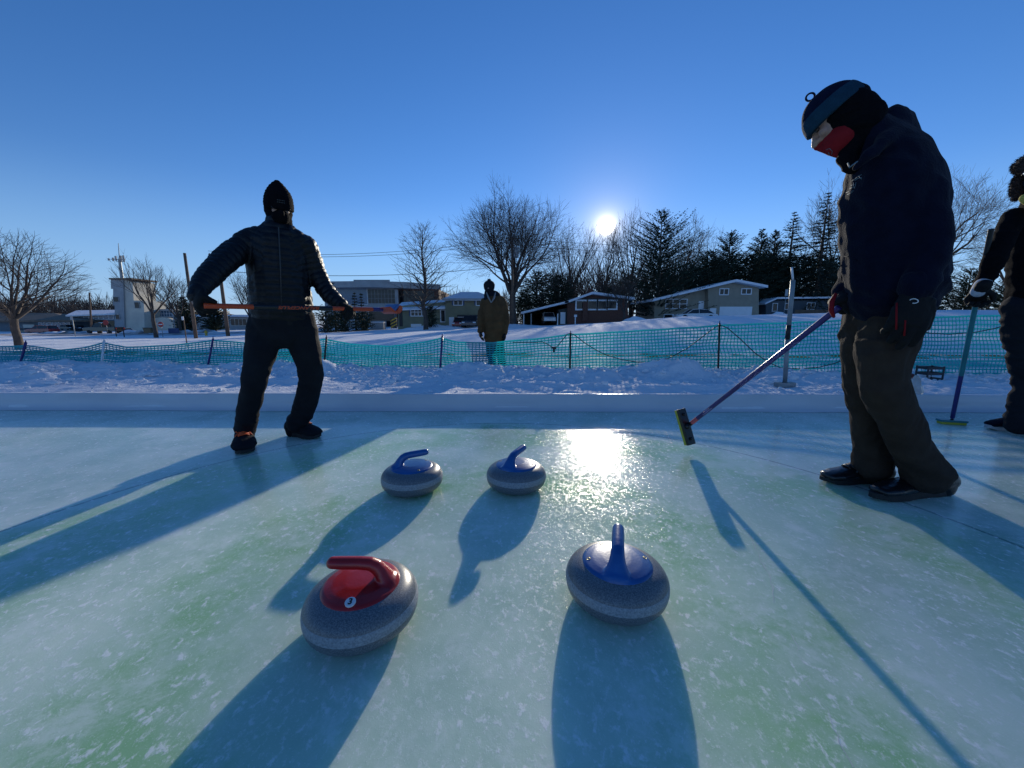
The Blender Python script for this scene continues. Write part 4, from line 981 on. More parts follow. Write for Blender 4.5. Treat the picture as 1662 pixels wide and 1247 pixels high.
for px, py in ((832,556),(868,556),(880,555),(889,559),(896,564),(904,563),(913,552),(920,543),(926,541),(934,545),(948,556),(965,567),(985,577),(1010,584),(1035,588),(1055,588),(1085,582),(1115,566),(1145,543),(1160,532),(1168,528),(1180,532),(1200,549),(1225,573),(1247,588),(1266,597),(1300,599),(1330,596),(1355,590),(1375,582),(1420,560),(1466,530),(1490,537),(1510,541),(1540,543),(1580,540),(1612,534),(1660,520),(1720,514)):
    cord.append(fence_pt(px, py, 0.05))
MB().tube(cord, 0.006, 6).build('hanging_cord', 'wire', smooth=True, origin=cord[14], label='black cable looped in long sags along the front of the net fence', cat='cable')
c = fence_pt(899,565,0.07); MB().obox(c, (1,0,-.2), (0,1,0), (.2,0,1), .035, .015, .014).obox(c+Vector((.0,0,-.03)), (1,0,0), (0,1,0), (0,0,1), .014, .012, .03).build('cable_clip', 'black_paint', origin=c, bevel=0.003, label='small black clip hanging on the cable by the fence', cat='clip')

# ice scraper leaning in the snow behind the board
g0 = at(1273, 631, 3.98); g0.z = gz(g0.x, 3.98)+0.028
root = empty('ice_scraper', g0, label='upright galvanised ice scraper with flat blade standing in the snow behind the board', cat='scraper')
MB().obox(g0, (1,0.15,0), (-.15,1,0), (0,0,1), 0.105, 0.035, 0.022).build('blade', 'galv', root, bevel=0.004)
pt, pm1, pm2, ptt = at(1287,455,3.92), at(1278,551,3.95), at(1280.5,528,3.945), at(1285,434,3.92)
MB().tube([g0, pm1], 0.021, 12).tube([pm2, pt], 0.021, 12).build('pole', 'galv', root, True)
MB().tube([pm1, pm2], 0.0225, 12).build('grip_band', 'black_paint', root, True)
MB().tube([pt, ptt], 0.010, 10).build('pole_tip', 'white_paint', root, True)

# clear plastic bag with bottles and dark crate at the fence
b0 = at(1494, 638, 3.46); b0.z = 0.155
mb = MB(); mb.tube([b0+Vector((0,0.05,0.0)), b0+Vector((0,0.05,0.05)), b0+Vector((-.008,0.05,0.10)), b0+Vector((-.015,0.05,0.15))], [(0.055,0.04),(0.050,0.036),(0.030,0.02),(0.012,0.01)], 14, round_=True)
me = remesh(mb, 0.006, 1, 'plastic_bag'); displace(me, lambda co, no: 0.014*rnz(co, (16,16,9), 3.0))
bag = link('plastic_bag', me, 'plastic_bag', None, False, origin=b0, label='crumpled clear plastic bag lying on the edge board beside the brown trousers', cat='plastic bag')
MB().tube([b0+Vector((-.012,0.085,0.155)), b0+Vector((.030,0.095,0.11))], [.016,.022], 10, round_=True).build('dark_bottle', 'wine', smooth=True, origin=b0+Vector((0,0.09,0.1)), label='dark bottle poking out of the clear plastic bag', cat='bottle')
c0 = at(1508, 609, 4.62); c0.z = gz(c0.x, 4.62)+0.075; cr = MB(); hw, hd_, hh_ = 0.10, 0.07, 0.085
for z in (-hh_, -hh_*0.2, hh_*0.6):
    cr.box(-hw,hw,-hd_,-hd_+.008,z,z+.03); cr.box(-hw,hw,hd_-.008,hd_,z,z+.03); cr.box(-hw,-hw+.008,-hd_+.008,hd_-.008,z,z+.03); cr.box(hw-.008,hw,-hd_+.008,hd_-.008,z,z+.03)
for x in (-hw,hw-.012):
    for y in (-hd_-.003,hd_-.009): cr.box(x-.002,x+.014,y,y+.012,-hh_-.004,hh_+.004)
cr.box(-hw+.009,hw-.009,-hd_+.009,hd_-.009,-hh_,-hh_+.01)
cr.v = [tuple(Vector(v)+c0) for v in cr.v]
cr.build('crate', 'crate', origin=c0, label='small dark slatted crate sitting in the snow at the foot of the net fence', cat='crate')

# ================================================================ BACKGROUND
def base(px, Y, py=530):
    p = at(px, py, Y); p.z = gz(p.x, Y); return p

# ---- bare trees
def grow(rnd, mb, p, d, L, r, lvl, maxl, o, thick=None):
    """recursive bare branch"""
    nseg = 4 if lvl < 2 else (3 if lvl < 4 else 2)
    P = [p.copy()]; dd = d.copy()
    for k in range(nseg):
        dd = (dd+Vector((rnd.gauss(0,o['wob']),rnd.gauss(0,o['wob']),rnd.gauss(0,o['wob'])+o['up']*(0.5 if lvl else 0)))).normalized()
        q_ = P[-1]+dd*L/nseg
        e = o.get('env')
        if e and lvl > 0 and k > 0 and ((q_.x-o.get('ox',0))/e[0])**2+(q_.y/e[0])**2+((q_.z-e[1])/(e[2] if q_.z > e[1] else e[3]))**2 > rnd.uniform(.86,1.12): break
        P.append(q_)
    if len(P) < 3 and lvl < 3 and len(P) < nseg+1: maxl = min(maxl, lvl+2)
    nseg = len(P)-1
    r1 = r*(0.62 if lvl < maxl else 0.45)
    mb.tube(P, [r+(r1-r)*k/nseg for k in range(nseg+1)], 7 if lvl == 0 else (5 if lvl < 3 else 3), caps=False)
    if lvl >= maxl: return
    n = o['n'][min(lvl, len(o['n'])-1)]
    ph = rnd.uniform(0, 6.28)
    for k in range(n):
        t = 1.0 if k == 0 else (rnd.uniform(o['lo'], 1.0) if lvl else rnd.uniform(o['t0'], 1.0))
        i = min(nseg-1, int(t*nseg)); q = P[i].lerp(P[i+1], t*nseg-i)
        axis = dd.orthogonal().normalized(); axis.rotate(Matrix.Rotation(ph+k*2.4+rnd.uniform(-.4,.4), 3, dd))
        ang = (rnd.uniform(*o['a']) if k or lvl == 0 and o.get('split') else rnd.uniform(0.03, 0.28))
        nd = dd.copy(); nd.rotate(Matrix.Rotation(ang, 3, axis))
        grow(rnd, thick if False else mb, q, nd, L*rnd.uniform(*o['l'])*(1.12 if k == 0 else 1), max(o['rmin'], r1*(0.86 if k == 0 else rnd.uniform(.5,.75))), lvl+1, maxl, o)
VASE = dict(wob=.10, up=.05, n=(7,5,4,4,4,3), a=(.35,.85), l=(.62,.84), lo=.35, t0=.75, rmin=.011, split=True)
LIME = dict(wob=.07, up=.06, n=(9,5,4,3,3), a=(.55,1.05), l=(.42,.62), lo=.25, t0=.25, rmin=.010)
UPRT = dict(wob=.09, up=.12, n=(5,4,4,3,3), a=(.25,.65), l=(.60,.82), lo=.3, t0=.5, rmin=.010, split=True)
def bare_tree(px, Y, top_py, width_px, kind, seed, label, trunk_frac=.28, rt=None, maxl=5, group='bare trees across the field', lean=(0,0), mb_only=None, base_py=530):
    b = base(px, Y, base_py); H = at(px, top_py, Y).z-b.z
    rnd = random.Random(seed); o = dict(kind); r = rt or H*0.028
    o['rmin'] = max(0.007, Y*(0.00022 if mb_only is None else 0.00045))
    mb = MB(); tr = MB(); L = H*trunk_frac; We = width_px*Y/F0/2
    if kind is not LIME: o['env'] = (We, H*.60, H*.40, H*(.60-trunk_frac*.8)); o['ox'] = We*.12 if px == 832 else 0
    d = Vector((lean[0], lean[1], 1)).normalized(); maxl = max(maxl, 3)
    if kind is LIME:
        P = [Vector((0,0,-.3))]+[d*H*0.97*k/8+Vector((rnd.gauss(0,.012)*H*(k>0 and k<8),rnd.gauss(0,.012)*H*(k>0 and k<8),0)) for k in range(1,9)]
        tr.tube(P, [r*(1-.93*k/8) for k in range(9)], 8, caps=False)
        for k in range(64):
            t = .16+.80*(k+rnd.random())/64; i = min(7, int(t*8)); q = P[i].lerp(P[i+1], t*8-i)
            a = k*2.4; env = math.sin(min(1,max(0,(t-.05)/.95))**0.75*math.pi)**.6*.85+.15
            el = .45+.65*t; nd = Vector((math.cos(a)*math.cos(el), math.sin(a)*math.cos(el), math.sin(el)))
            grow(rnd, mb, q, nd, H*.17*env, r*(1-t)*.26+.012, 2, maxl, dict(o, n=(4,4,4,4,3)))
    else:
        P = [Vector((0,0,-.3)), d*L*.35, d*L*.7+Vector((rnd.gauss(0,.05),0,0)), d*L]
        tr.tube(P, [r*1.35, r*1.05, r, r*.95], 10, caps=False)
        n = o['n'][0]
        for k in range(n):
            a = k*2*math.pi/n+rnd.uniform(-.3,.3); ang = rnd.uniform(*o['a'])*(0.35 if k == 0 else 1)
            nd = Vector((math.sin(ang)*math.cos(a), math.sin(ang)*math.sin(a), math.cos(ang)))
            grow(rnd, mb, P[-1]-d*L*rnd.uniform(0,.12), nd, max(H*.27,We*.36)*rnd.uniform(.85,1.15), r*rnd.uniform(.5,.68), 1, maxl, o)
    if kind is LIME:
        A = np.array(mb.v); sz = H/np.percentile(A[:,2], 99.9); sx = We*2/(np.percentile(A[:,0], 99.5)-np.percentile(A[:,0], .5))
        mb.v = [(v[0]*sx, v[1]*sx, v[2]*sz) for v in mb.v]; tr.v = [(v[0]*sx, v[1]*sx, v[2]*sz) for v in tr.v]
    if mb_only is not None:
        for q in (mb, tr):
            o_ = len(mb_only.v); mb_only.v += [(v[0]+b.x, v[1]+b.y, v[2]+b.z) for v in q.v]; mb_only.f += [tuple(i+o_ for i in f) for f in q.f]
        return None
    root = empty('bare_tree', b, label=label, cat='tree', group=group)
    for q, nm in ((tr, 'trunk'), (mb, 'crown')):
        me = q.mesh(nm); oo = bpy.data.objects.new(nm, me); C.objects.link(oo); me.materials.append(M['bark']); oo.parent = root
        me.polygons.foreach_set('use_smooth', [True]*len(me.polygons))
    return root
bare_tree(25, 20, 372, 205, VASE, 11, 'spreading bare tree nearest on the left, cut by the left edge of the photo', .27, .16, 5)
bare_tree(251, 42, 424, 112, UPRT, 12, 'bare tree with three upright limbs beside the white tower', .33, .17, 5)
bare_tree(691, 45, 360, 92, LIME, 13, 'slim upright bare tree in front of the sage-green house', .3, .22, 4)
bare_tree(832, 51, 333, 250, VASE, 141, 'very wide round-headed bare tree in the middle of the row of houses', .26, .42, 6)
bare_tree(925, 66, 352, 120, UPRT, 15, 'bare tree just left of the sun', .25, .30, 5)
bare_tree(975, 62, 362, 92, UPRT, 16, 'bare tree directly under the sun', .25, .28, 5)
bare_tree(1022, 64, 336, 90, UPRT, 17, 'bare tree just right of the sun, behind the pine', .25, .28, 5)
bare_tree(1093, 72, 350, 86, VASE, 18, 'bare tree showing behind the right side of the big pine', .3, .26, 5)
bare_tree(1138, 80, 378, 64, UPRT, 19, 'small bare tree behind the roof of the beige house', .3, .22, 5)
bare_tree(1012, 49, 432, 66, UPRT, 20, 'low twiggy bare tree at the left end of the beige house', .18, .14, 5)
bare_tree(1350, 66, 280, 120, UPRT, 21, 'tall bare tree rising behind the man in the navy hoodie, left of him', .25, .36, 6)
bare_tree(1492, 60, 266, 116, VASE, 22, 'bare tree whose twigs show just right of the hooded man', .3, .4, 6)
bare_tree(1628, 60, 340, 120, UPRT, 23, 'bare tree behind the person at the right edge', .25, .34, 6)
bare_tree(292, 60, 452, 66, UPRT, 24, 'small bare tree behind the left utility pole', .28, .2, 5)
bare_tree(408, 64, 438, 96, UPRT, 25, 'bare tree partly behind the man in the black jacket', .25, .25, 5)

# far woods that read as one mass
wm = MB(); rnd = random.Random(99)
for k in range(84):
    px = -60+k*4.9+rnd.uniform(-4,4)
    bare_tree(px, rnd.uniform(100,125), rnd.uniform(455,470) if px < 175 else rnd.uniform(468,486), rnd.uniform(34,52), UPRT, 200+k, '', .15, .22, 3, mb_only=wm)
for k in range(26):
    px = 660+k*10+rnd.uniform(-4,4)
    bare_tree(px, rnd.uniform(85,100), rnd.uniform(446,466), rnd.uniform(36,56), UPRT, 300+k, '', .15, .25, 3, mb_only=wm)
for k in range(26):
    px = 900+k*9+rnd.uniform(-4,4)
    bare_tree(px, rnd.uniform(76,92), rnd.uniform(390,432), rnd.uniform(40,60), UPRT, 330+k, '', .15, .25, 4, mb_only=wm)
for k in range(16):
    px = 1240+k*30+rnd.uniform(-8,8)
    bare_tree(px, rnd.uniform(80,95), rnd.uniform(425,470), rnd.uniform(50,70), UPRT, 360+k, '', .15, .25, 3, mb_only=wm)
wm.build('far_woods', 'bark', label='far bare woods forming a brown-grey belt behind the buildings', cat='woods', kind='stuff')
wood_floor = MB()

# ---- conifers
def conifer(px, Y, top_py, width_px, seed, label, m='needle', style='spruce', group='evergreens behind the houses', base_frac=.04, base_py=530, name='conifer'):
    b = base(px, Y, base_py); H = at(px, top_py, Y).z-b.z; Wd = width_px*Y/F0/2; rnd = random.Random(seed)
    root = empty(name, b, label=label, cat='evergreen tree' if style != 'bush' else 'evergreen bush', group=group)
    tr = MB().tube([(0,0,-.3),(rnd.gauss(0,.05),0,H*.5),(0,0,H*.985)], [H*.018+.05, H*.011+.03, .02], 8, caps=False); me = tr.mesh('trunk'); o = bpy.data.objects.new('trunk', me); C.objects.link(o); me.materials.append(M['bark']); o.parent = root
    V = []; Fc = []
    nl = int(H*3.0)+8 if style != 'spruce' else int(H*1.7)+6
    fac = max(.55, min(1.3, Y/60))
    for i in range(nl):
        t = i/nl; z = H*(base_frac+(1-base_frac)*t)
        if style == 'spruce': env = (1-t)**.8*(0.62+.55*rnd.random())
        elif style == 'pine': env = (math.sin(min(1,(1-t)*1.15+.05)*math.pi*.55))*(0.70+.75*rnd.random())
        else: env = math.sqrt(max(0,1-abs(2*t-.85)**2.4*.8))*(0.8+.3*rnd.random())
        nb = (int(8+12*(1-t)) if style == 'spruce' else int(7+7*(1-t))) if style != 'bush' else 13
        for k in range(nb):
            a = rnd.uniform(0,6.283); L = Wd*env*rnd.uniform(.62,1.12)
            if L < .12: L = .12
            el = (-.18+.55*t if style == 'spruce' else (.12+.5*t if style == 'pine' else rnd.uniform(-.3,.6)))+rnd.gauss(0,.10)
            n = max(3, int(L/.17))
            for q in range(n):
                s = (q+.6+rnd.uniform(-.3,.3))/n
                if s < .12: continue
                droop = -(.20 if style == 'spruce' else -.10)*s*s*L
                x, y, zz = math.cos(a)*L*s, math.sin(a)*L*s, z+math.sin(el)*L*s+droop
                sz = (.30-.10*s)*fac*(1.0 if style != 'pine' else 1.1)*rnd.uniform(.7,1.25)
                c = Vector((x, y, zz))
                for w in range(3):
                    d = Vector((math.cos(a)+rnd.gauss(0,.75), math.sin(a)+rnd.gauss(0,.75), rnd.gauss(-.12 if style == 'spruce' else .3,.4))).normalized()
                    sd = d.cross(Vector((rnd.gauss(0,1),rnd.gauss(0,1),rnd.gauss(0,1)))).normalized()
                    o_ = len(V); V += [c-sd*sz*.22, c+sd*sz*.22, c+d*sz]; Fc.append((o_,o_+1,o_+2))
    me = bpy.data.meshes.new('crown'); me.from_pydata([tuple(v) for v in V], [], Fc); me.update(); me.materials.append(M[m])
    o = bpy.data.objects.new('crown', me); C.objects.link(o); o.parent = root
    return root
conifer(1064, 58, 343, 128, 1, 'big ragged pine between the two houses, right of the sun', style='pine')
conifer(1173, 66, 377, 84, 2, 'round-topped pine behind the beige house', style='pine')
conifer(1143, 62, 408, 90, 3, 'dark evergreen directly behind the beige roof', style='pine')
conifer(1222, 68, 372, 54, 4, 'narrow pine top left of the two spruces', style='pine')
conifer(1243, 70, 374, 54, 5, 'second narrow pine top, close to the left spruce', style='pine')
conifer(1269, 66, 341, 100, 6, 'shorter of the two pointed spruces', m='needle_blue')
conifer(1318, 62, 309, 138, 7, 'tallest pointed spruce, beside the hooded man', m='needle_blue')
conifer(1560, 60, 436, 66, 8, 'dark evergreen in the gap right of the hooded man', style='pine')
conifer(1500, 62, 420, 60, 9, 'dark evergreen mostly behind the hooded man', style='pine')
conifer(1620, 64, 455, 60, 10, 'dark evergreen behind the person at the right edge', style='pine')
conifer(1370, 64, 400, 70, 27, 'dark evergreen behind the near leg side of the hooded man', style='pine')
for i, (px, tp, w, lb) in enumerate(((1125,440,60,'dark bushy evergreen above the front door of the beige house'),(1165,428,60,'dark bushy evergreen above the small upper windows of the beige house'),(1206,418,66,'dark bushy evergreen behind the garage end of the beige house'),(1246,425,62,'dark bushy evergreen left of the scraper pole'),(1290,420,64,'dark bushy evergreen right of the scraper pole'),(1335,425,64,'dark bushy evergreen beside the hooded man\'s back hand'))):
    conifer(px, 64+i%2*2, tp-6, w*1.6, 30+i, lb, style='bush', base_frac=.01)
for i, (px, tp, w, Y, lb) in enumerate(((872,440,70,60,'rounded dark evergreen bush under the wide bare tree'),(905,446,66,62,'rounded dark evergreen bush behind the carport'),(850,470,46,58,'low dark bush at the foot of the utility pole'),(700,497,24,47,'round dark shrub in front of the sage-green house'),(990,468,50,60,'dark bush behind the brick house'))):
    conifer(px, Y, tp, w*1.1, 40+i, lb, style='bush', base_frac=.01, group='dark bushes by the houses', name='evergreen_bush')
conifer(545, 52, 456, 46, 50, 'pointed spruce in front of the glass office building, tallest of the three', group='spruces before the office')
conifer(578, 50, 472, 32, 51, 'middle spruce before the office glass', group='spruces before the office')
conifer(589, 52, 474, 26, 52, 'smaller spruce at the right of the three before the office', group='spruces before the office')
for i, (px, tp, w) in enumerate(((530,497,44),(560,503,44),(592,505,40))):
    conifer(px, 49, tp, w, 55+i, ('dark hedge shrub left, under the orange broom','dark hedge shrub in the middle, under the orange broom','dark hedge shrub right, under the broom head')[i], style='bush', base_frac=.01, group='hedge under the spruces', name='hedge_shrub')
conifer(303, 70, 482, 30, 60, 'small evergreen behind the brown building at left', style='pine', group='evergreens at left')
conifer(350, 72, 492, 36, 61, 'evergreen between the two wooden poles', style='pine', group='evergreens at left')

# ---- buildings
def rect(px0, py0, px1, py1, Y):
    a = at(px0, (py0+py1)/2, Y); b = at(px1, (py0+py1)/2, Y); return a.x, b.x, at(px0, py1, Y).z, at(px0, py0, Y).z
def XZ(px, py, Y):
    p = at(px, py, Y); return (p.x, p.z)
def window(parent, px0, py0, px1, py1, Y, nx=2, ny=1, frame='white_paint', glass='glass_dark', t=0.07, name='window'):
    x0, x1, z0, z1 = rect(px0, py0, px1, py1, Y); y = Y
    f = MB().box(x0-t,x1+t,y-.06,y+.02,z0-t,z0); f.box(x0-t,x1+t,y-.06,y+.02,z1,z1+t); f.box(x0-t,x0,y-.06,y+.02,z0,z1); f.box(x1,x1+t,y-.06,y+.02,z0,z1)
    for k in range(1, nx): x = x0+(x1-x0)*k/nx; f.box(x-t*.4,x+t*.4,y-.05,y+.02,z0,z1)
    for k in range(1, ny): z = z0+(z1-z0)*k/ny; f.box(x0,x1,y-.045,y+.02,z-t*.35,z+t*.35)
    w = f.build(name, frame, parent)
    MB().box(x0,x1,y-.025,y+.03,z0,z1).build('pane', glass, w)
    return w
def panel(parent, px0, py0, px1, py1, Y, m, name='door', d=.05, out=.03):
    x0, x1, z0, z1 = rect(px0, py0, px1, py1, Y)
    return MB().box(x0,x1,Y-out,Y+d,z0,z1).build(name, m, parent)
def wall(parent, pts, Y, depth, m, name='wall'):
    return MB().prism([XZ(px,py,Y) for px,py in pts][::-1], Y, Y+depth).build(name, m, parent)
def roof_slab(parent, pts, Y, depth, m, th=.28, over=.6, name='roof'):
    up = [XZ(px,py,Y) for px,py in pts]; poly = up+[(x, z-th) for x, z in up[::-1]]
    return MB().prism(poly[::-1], Y-over, Y+depth+over).build(name, m, parent)
def siding(parent, px0, py0, px1, py1, Y, m, n=10):
    x0, x1, z0, z1 = rect(px0, py0, px1, py1, Y); b = MB()
    for k in range(n): z = z0+(z1-z0)*k/n; b.box(x0,x1,Y-.022,Y-.002,z,z+(z1-z0)/n*.82)
    return b.build('siding', m, parent)

# sage split-level house
Y = 52; h = empty('split_level_house', base(725, Y), label='sage-green split-level house with snowy roofs, bay window and garage, behind the slim bare tree', cat='house')
wall(h, [(646,545),(646,497),(725,490),(725,545)], Y, 8, 'sage'); wall(h, [(722.5,548),(722.5,484),(801,484),(801,548)], Y-1.2, 8.5, 'sage')
r = MB(); a0, a1, a2, a3 = at(640,502,Y-1), at(727,499,Y-1), at(727,486,Y+4), at(652,491,Y+4)
r.add([a0,a1,a2,a3]+[p-Vector((0,0,.2)) for p in (a0,a1,a2,a3)], [(0,1,2,3),(7,6,5,4),(0,4,5,1),(1,5,6,2),(2,6,7,3),(3,7,4,0)]); r.build('roof', 'roof_snow', h)
Yf = Y-1.2; e0, e1 = at(717,485,Yf-.9), at(806,485,Yf-.9); q0, q1 = e0+Vector((.4,9.8,.25)), e1+Vector((-.4,9.8,.25)); rg0 = at(748,474,Yf+4); rg1 = at(776,474,Yf+4)
r = MB(); lo = Vector((0,0,.22)); r.add([e0,e1,q1,q0,rg0,rg1,e0-lo,e1-lo,q1-lo,q0-lo], [(0,1,5,4),(1,2,5),(2,3,4,5),(3,0,4),(0,6,7,1),(1,7,8,2),(2,8,9,3),(3,9,6,0),(6,9,8,7)]); r.build('roof', 'roof_snow', h)
x0,x1,z0,z1 = rect(717.5,484.5,805.5,487,Yf-.95); MB().box(x0,x1,Yf-.98,Yf-.90,z0,z1).build('fascia', 'concrete', h)
siding(h, 723.5, 492, 800.5, 511, Yf, 'sage', 7); siding(h, 654, 503, 716, 531, Y, 'sage', 9)
window(h, 667.5,501,690,512.5, Y-.05, 4, 2, t=.12); window(h, 737,486.5,750,495, Yf-.05, 2, 1, t=.10); window(h, 773.5,487,787,495.5, Yf-.05, 2, 1, t=.10)
for a, b in ((664,667),(733.5,736.6),(750.4,753.6),(770,773)): panel(h, a, 486 if a > 700 else 501, b, 495.5 if a > 700 else 513, (Yf if a > 700 else Y)-.03, 'sign_blue', 'shutter')
panel(h, 743,514.5,778,533, Yf-.03, 'white_paint', 'garage_door'); panel(h, 742,511,780,514.3, Yf-.05, 'black_paint', 'garage_lintel')
panel(h, 729,515,737,533.5, Yf-.03, 'white_paint', 'door'); window(h, 716,504,722,522, Y-.05, 1, 1, t=.12, name='side_window'); panel(h, 667,526,684,531, Y-.03, 'white_paint', 'basement_window')
panel(h, 648,503,653,530, Y-.04, 'black_paint', 'porch_opening')
# brick house with carport
Y = 53; h = empty('brick_house', base(940, Y), label='low dark brick house with white-framed window row and open carport, below the sun', cat='house')
wall(h, [(921,545),(921,489),(960,478.5),(1018,486),(1022,545)], Y, 9, 'brick'); siding(h, 923, 484, 1010, 492, Y, 'dark_siding', 3)
roof_slab(h, [(915,490.5),(960,474.5),(1027,483.5)], Y, 9, 'roof_snow', th=.30, over=1.0)
x0,x1,z0,z1 = rect(850,503,918,507,Y); roof_slab(h, [(846,506.5),(922,488.5)], Y-.4, 9, 'roof_snow', th=.26, over=.6, name='carport_roof')
wall(h, [(848,545),(848,509),(921,493),(921,545)], Y+8.5, .3, 'dark_siding', 'back_wall')
for px in (850, 862, 905): a = at(px, 520, Y); MB().box(a.x-.07,a.x+.07,Y-.1,Y+.05,a.z-1.6,a.z+.9).build('carport_post', 'white_paint' if px != 862 else 'concrete', h)
panel(h, 909.5,507,917.5,526, Y+.6, 'white_paint', 'door'); wall(h, [(907,545),(907,503),(921,500),(921,545)], Y+.65, 3, 'dark_siding', 'porch_wall')
window(h, 936,489,952,501.5, Y-.05, 1, 1, t=.2); window(h, 954.5,489,968,501.5, Y-.05, 1, 1, t=.2); window(h, 970.5,489,984,501.5, Y-.05, 1, 1, t=.2); window(h, 986.5,489,1000,501, Y-.05, 1, 1, t=.2)
a = at(950,500,Y-.3); MB().box(a.x-.35,a.x+.35,Y-.35,Y+.2,a.z-1.8,a.z+.8).build('chimney_breast', 'brick', h)
a = at(958,470,Y+6); MB().box(a.x-.35,a.x+.35,Y+5.7,Y+6.3,a.z-1.5,a.z+.1).build('chimney', 'brick', h)
# beige house with two small upper windows
Y = 55; h = empty('beige_house', base(1150, Y), label='beige split-level house with long sloping snowy roof, two small upper windows and a wide garage', cat='house')
wall(h, [(1062,540),(1062,485.5),(1149,466),(1149,540)], Y+.8, 8, 'beige_siding'); wall(h, [(1149.3,540),(1149.3,465.8),(1190,457.5),(1231.5,466.5),(1231.5,540)], Y, 9, 'beige_siding')
roof_slab(h, [(1055,486.5),(1190,454.6),(1240,464.2)], Y-.2, 9, 'roof_snow', th=.32, over=.9)
siding(h, 1150.5, 470, 1230.5, 494, Y, 'beige_siding', 9); siding(h, 1064, 487, 1146, 512, Y+.8, 'beige_siding', 9)
window(h, 1168.5,469.5,1181.5,478, Y-.05, 2, 1, t=.12); window(h, 1204,469.5,1218.5,477, Y-.05, 2, 1, t=.12)
window(h, 1081,486.5,1114,500.5, Y+.74, 3, 2, t=.12)
panel(h, 1133.5,489,1142,508, Y+.76, 'white_paint', 'door'); panel(h, 1131.8,487.5,1143.6,509, Y+.79, 'black_paint', 'door_frame', out=.01)
panel(h, 1167.5,498,1220,518, Y-.03, 'white_paint', 'garage_door'); g = MB()
for k in range(1,4):
    x0,x1,z0,z1 = rect(1167.5,498+5*k-.2,1220,498+5*k+.2,Y); g.box(x0,x1,Y-.045,Y-.031,z0,z1)
g.build('garage_door_groove', 'concrete', h)
panel(h, 1152,500.5,1162,515, Y-.03, 'white_paint', 'side_door'); window(h, 1078,511,1092,517, Y+.74, 1, 1, t=.08, name='basement_window'); window(h, 1100,510.5,1114,516, Y+.74, 1, 1, t=.08, name='basement_window')
a = at(1093,476,Y+4); MB().box(a.x-.4,a.x+.4,Y+4,Y+5,a.z-1.2,a.z+.5).build('chimney', 'concrete', h)
# pale house at right, mostly in the trees
Y = 60; h = empty('pale_blue_house', base(1290, Y), label='pale blue-grey bungalow half hidden by dark evergreens, behind the scraper pole', cat='house')
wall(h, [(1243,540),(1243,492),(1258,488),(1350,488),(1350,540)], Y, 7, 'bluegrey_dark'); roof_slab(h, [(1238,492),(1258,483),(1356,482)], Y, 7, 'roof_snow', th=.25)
window(h, 1254,493,1261,505, Y-.04, 1, 1, t=.08); window(h, 1274,493,1284,502, Y-.04, 1, 1, t=.08); window(h, 1310,492,1322,502, Y-.04, 2, 1, t=.08)
f = empty('board_fence', base(1320, 57), label='low brown board fence in front of the pale blue bungalow', cat='fence')
x0,x1,z0,z1 = rect(1290,503,1362,516,57); b_ = MB(); n = 30
for k in range(n): b_.box(x0+(x1-x0)*k/n, x0+(x1-x0)*(k+.86)/n, 57, 57.05, z0-.5, z1+.03*math.sin(k*5))
b_.build('boards', 'pole_wood', f); b_ = MB().box(x0,x1,57.051,57.1,z0+.2,z0+.32); b_.box(x0,x1,57.051,57.1,z1-.4,z1-.28); b_.build('rail', 'pole_wood', f)
# glass office building
Y = 86; h = empty('office_building', base(620, Y), label='two-storey concrete and glass office building with a wide flat roof, behind the dark spruces', cat='office building')
wall(h, [(527,560),(527,466),(640,466),(640,560)], Y, 16, 'concrete'); wall(h, [(640.3,560),(640.3,466),(712,470),(712,560)], Y+2, 14, 'brick')
def slab(pts, z0, z1, m, name):
    v0 = [Vector((p.x,p.y,0)) for p in pts]; n = len(v0); mb = MB()
    mb.add([v+Vector((0,0,z0)) for v in v0]+[v+Vector((0,0,z1)) for v in v0], [tuple(range(n))[::-1], tuple(range(n,2*n))]+[(i,(i+1)%n,(i+1)%n+n,i+n) for i in range(n)]); return mb.build(name, m, h)
zt = at(600,457,Y-2).z; zb = at(600,467,Y-2).z
slab([at(524,460,Y-2),at(600,460,Y-3),at(660,460,Y-1),at(715,460,Y+5),at(715,460,Y+20),at(524,460,Y+20)], zb, zt, 'concrete', 'roof')
slab([at(574,460,Y+3),at(633,460,Y+3),at(633,460,Y+12),at(574,460,Y+12)], zt+.01, zt+.9, 'concrete', 'roof_plant')
window(h, 549,468.5,596,494, Y-.06, 1, 1, glass='glass_blue', t=.1, name='glass_wall'); window(h, 597.5,470,641,492.5, Y-.06, 8, 3, frame='concrete', t=.07, name='window_band')
panel(h, 641.5,470,646,495, Y-.3, 'concrete', 'column', d=.6); window(h, 648,472,705,492, Y+1.94, 10, 2, frame='brick', t=.06, name='window_band')
panel(h, 600,505,640,530, Y-.04, 'glass_dark', 'ground_floor_glass'); panel(h, 602,521,624,538, Y-3, 'concrete', 'planter', d=1.5)
# yellow striped barrier
Yb = 60; b0 = base(638, Yb, 535); b_ = MB(); h2 = empty('striped_barrier', b0, label='yellow and dark diagonally striped barrier panel left of the sage-green house', cat='barrier')
x0,x1,z0,z1 = rect(634,517,644,533,Yb); MB().box(x0,x1,Yb,Yb+.08,z0,z1).build('panel', 'dark_siding', h2)
for k in range(3):
    zz = z0+(z1-z0)*(.02+.32*k); b_.prism([(x0,zz),(x1,zz+(z1-z0)*.34),(x1,zz+(z1-z0)*.34+.22),(x0,zz+.22)], Yb-.02, Yb-.005)
b_.build('stripe', 'yellow_paint', h2); MB().box(x0,x0+.08,Yb+.09,Yb+.17,b0.z-.2,z1).box(x1-.08,x1,Yb+.09,Yb+.17,b0.z-.2,z1).build('post', 'galv', h2)
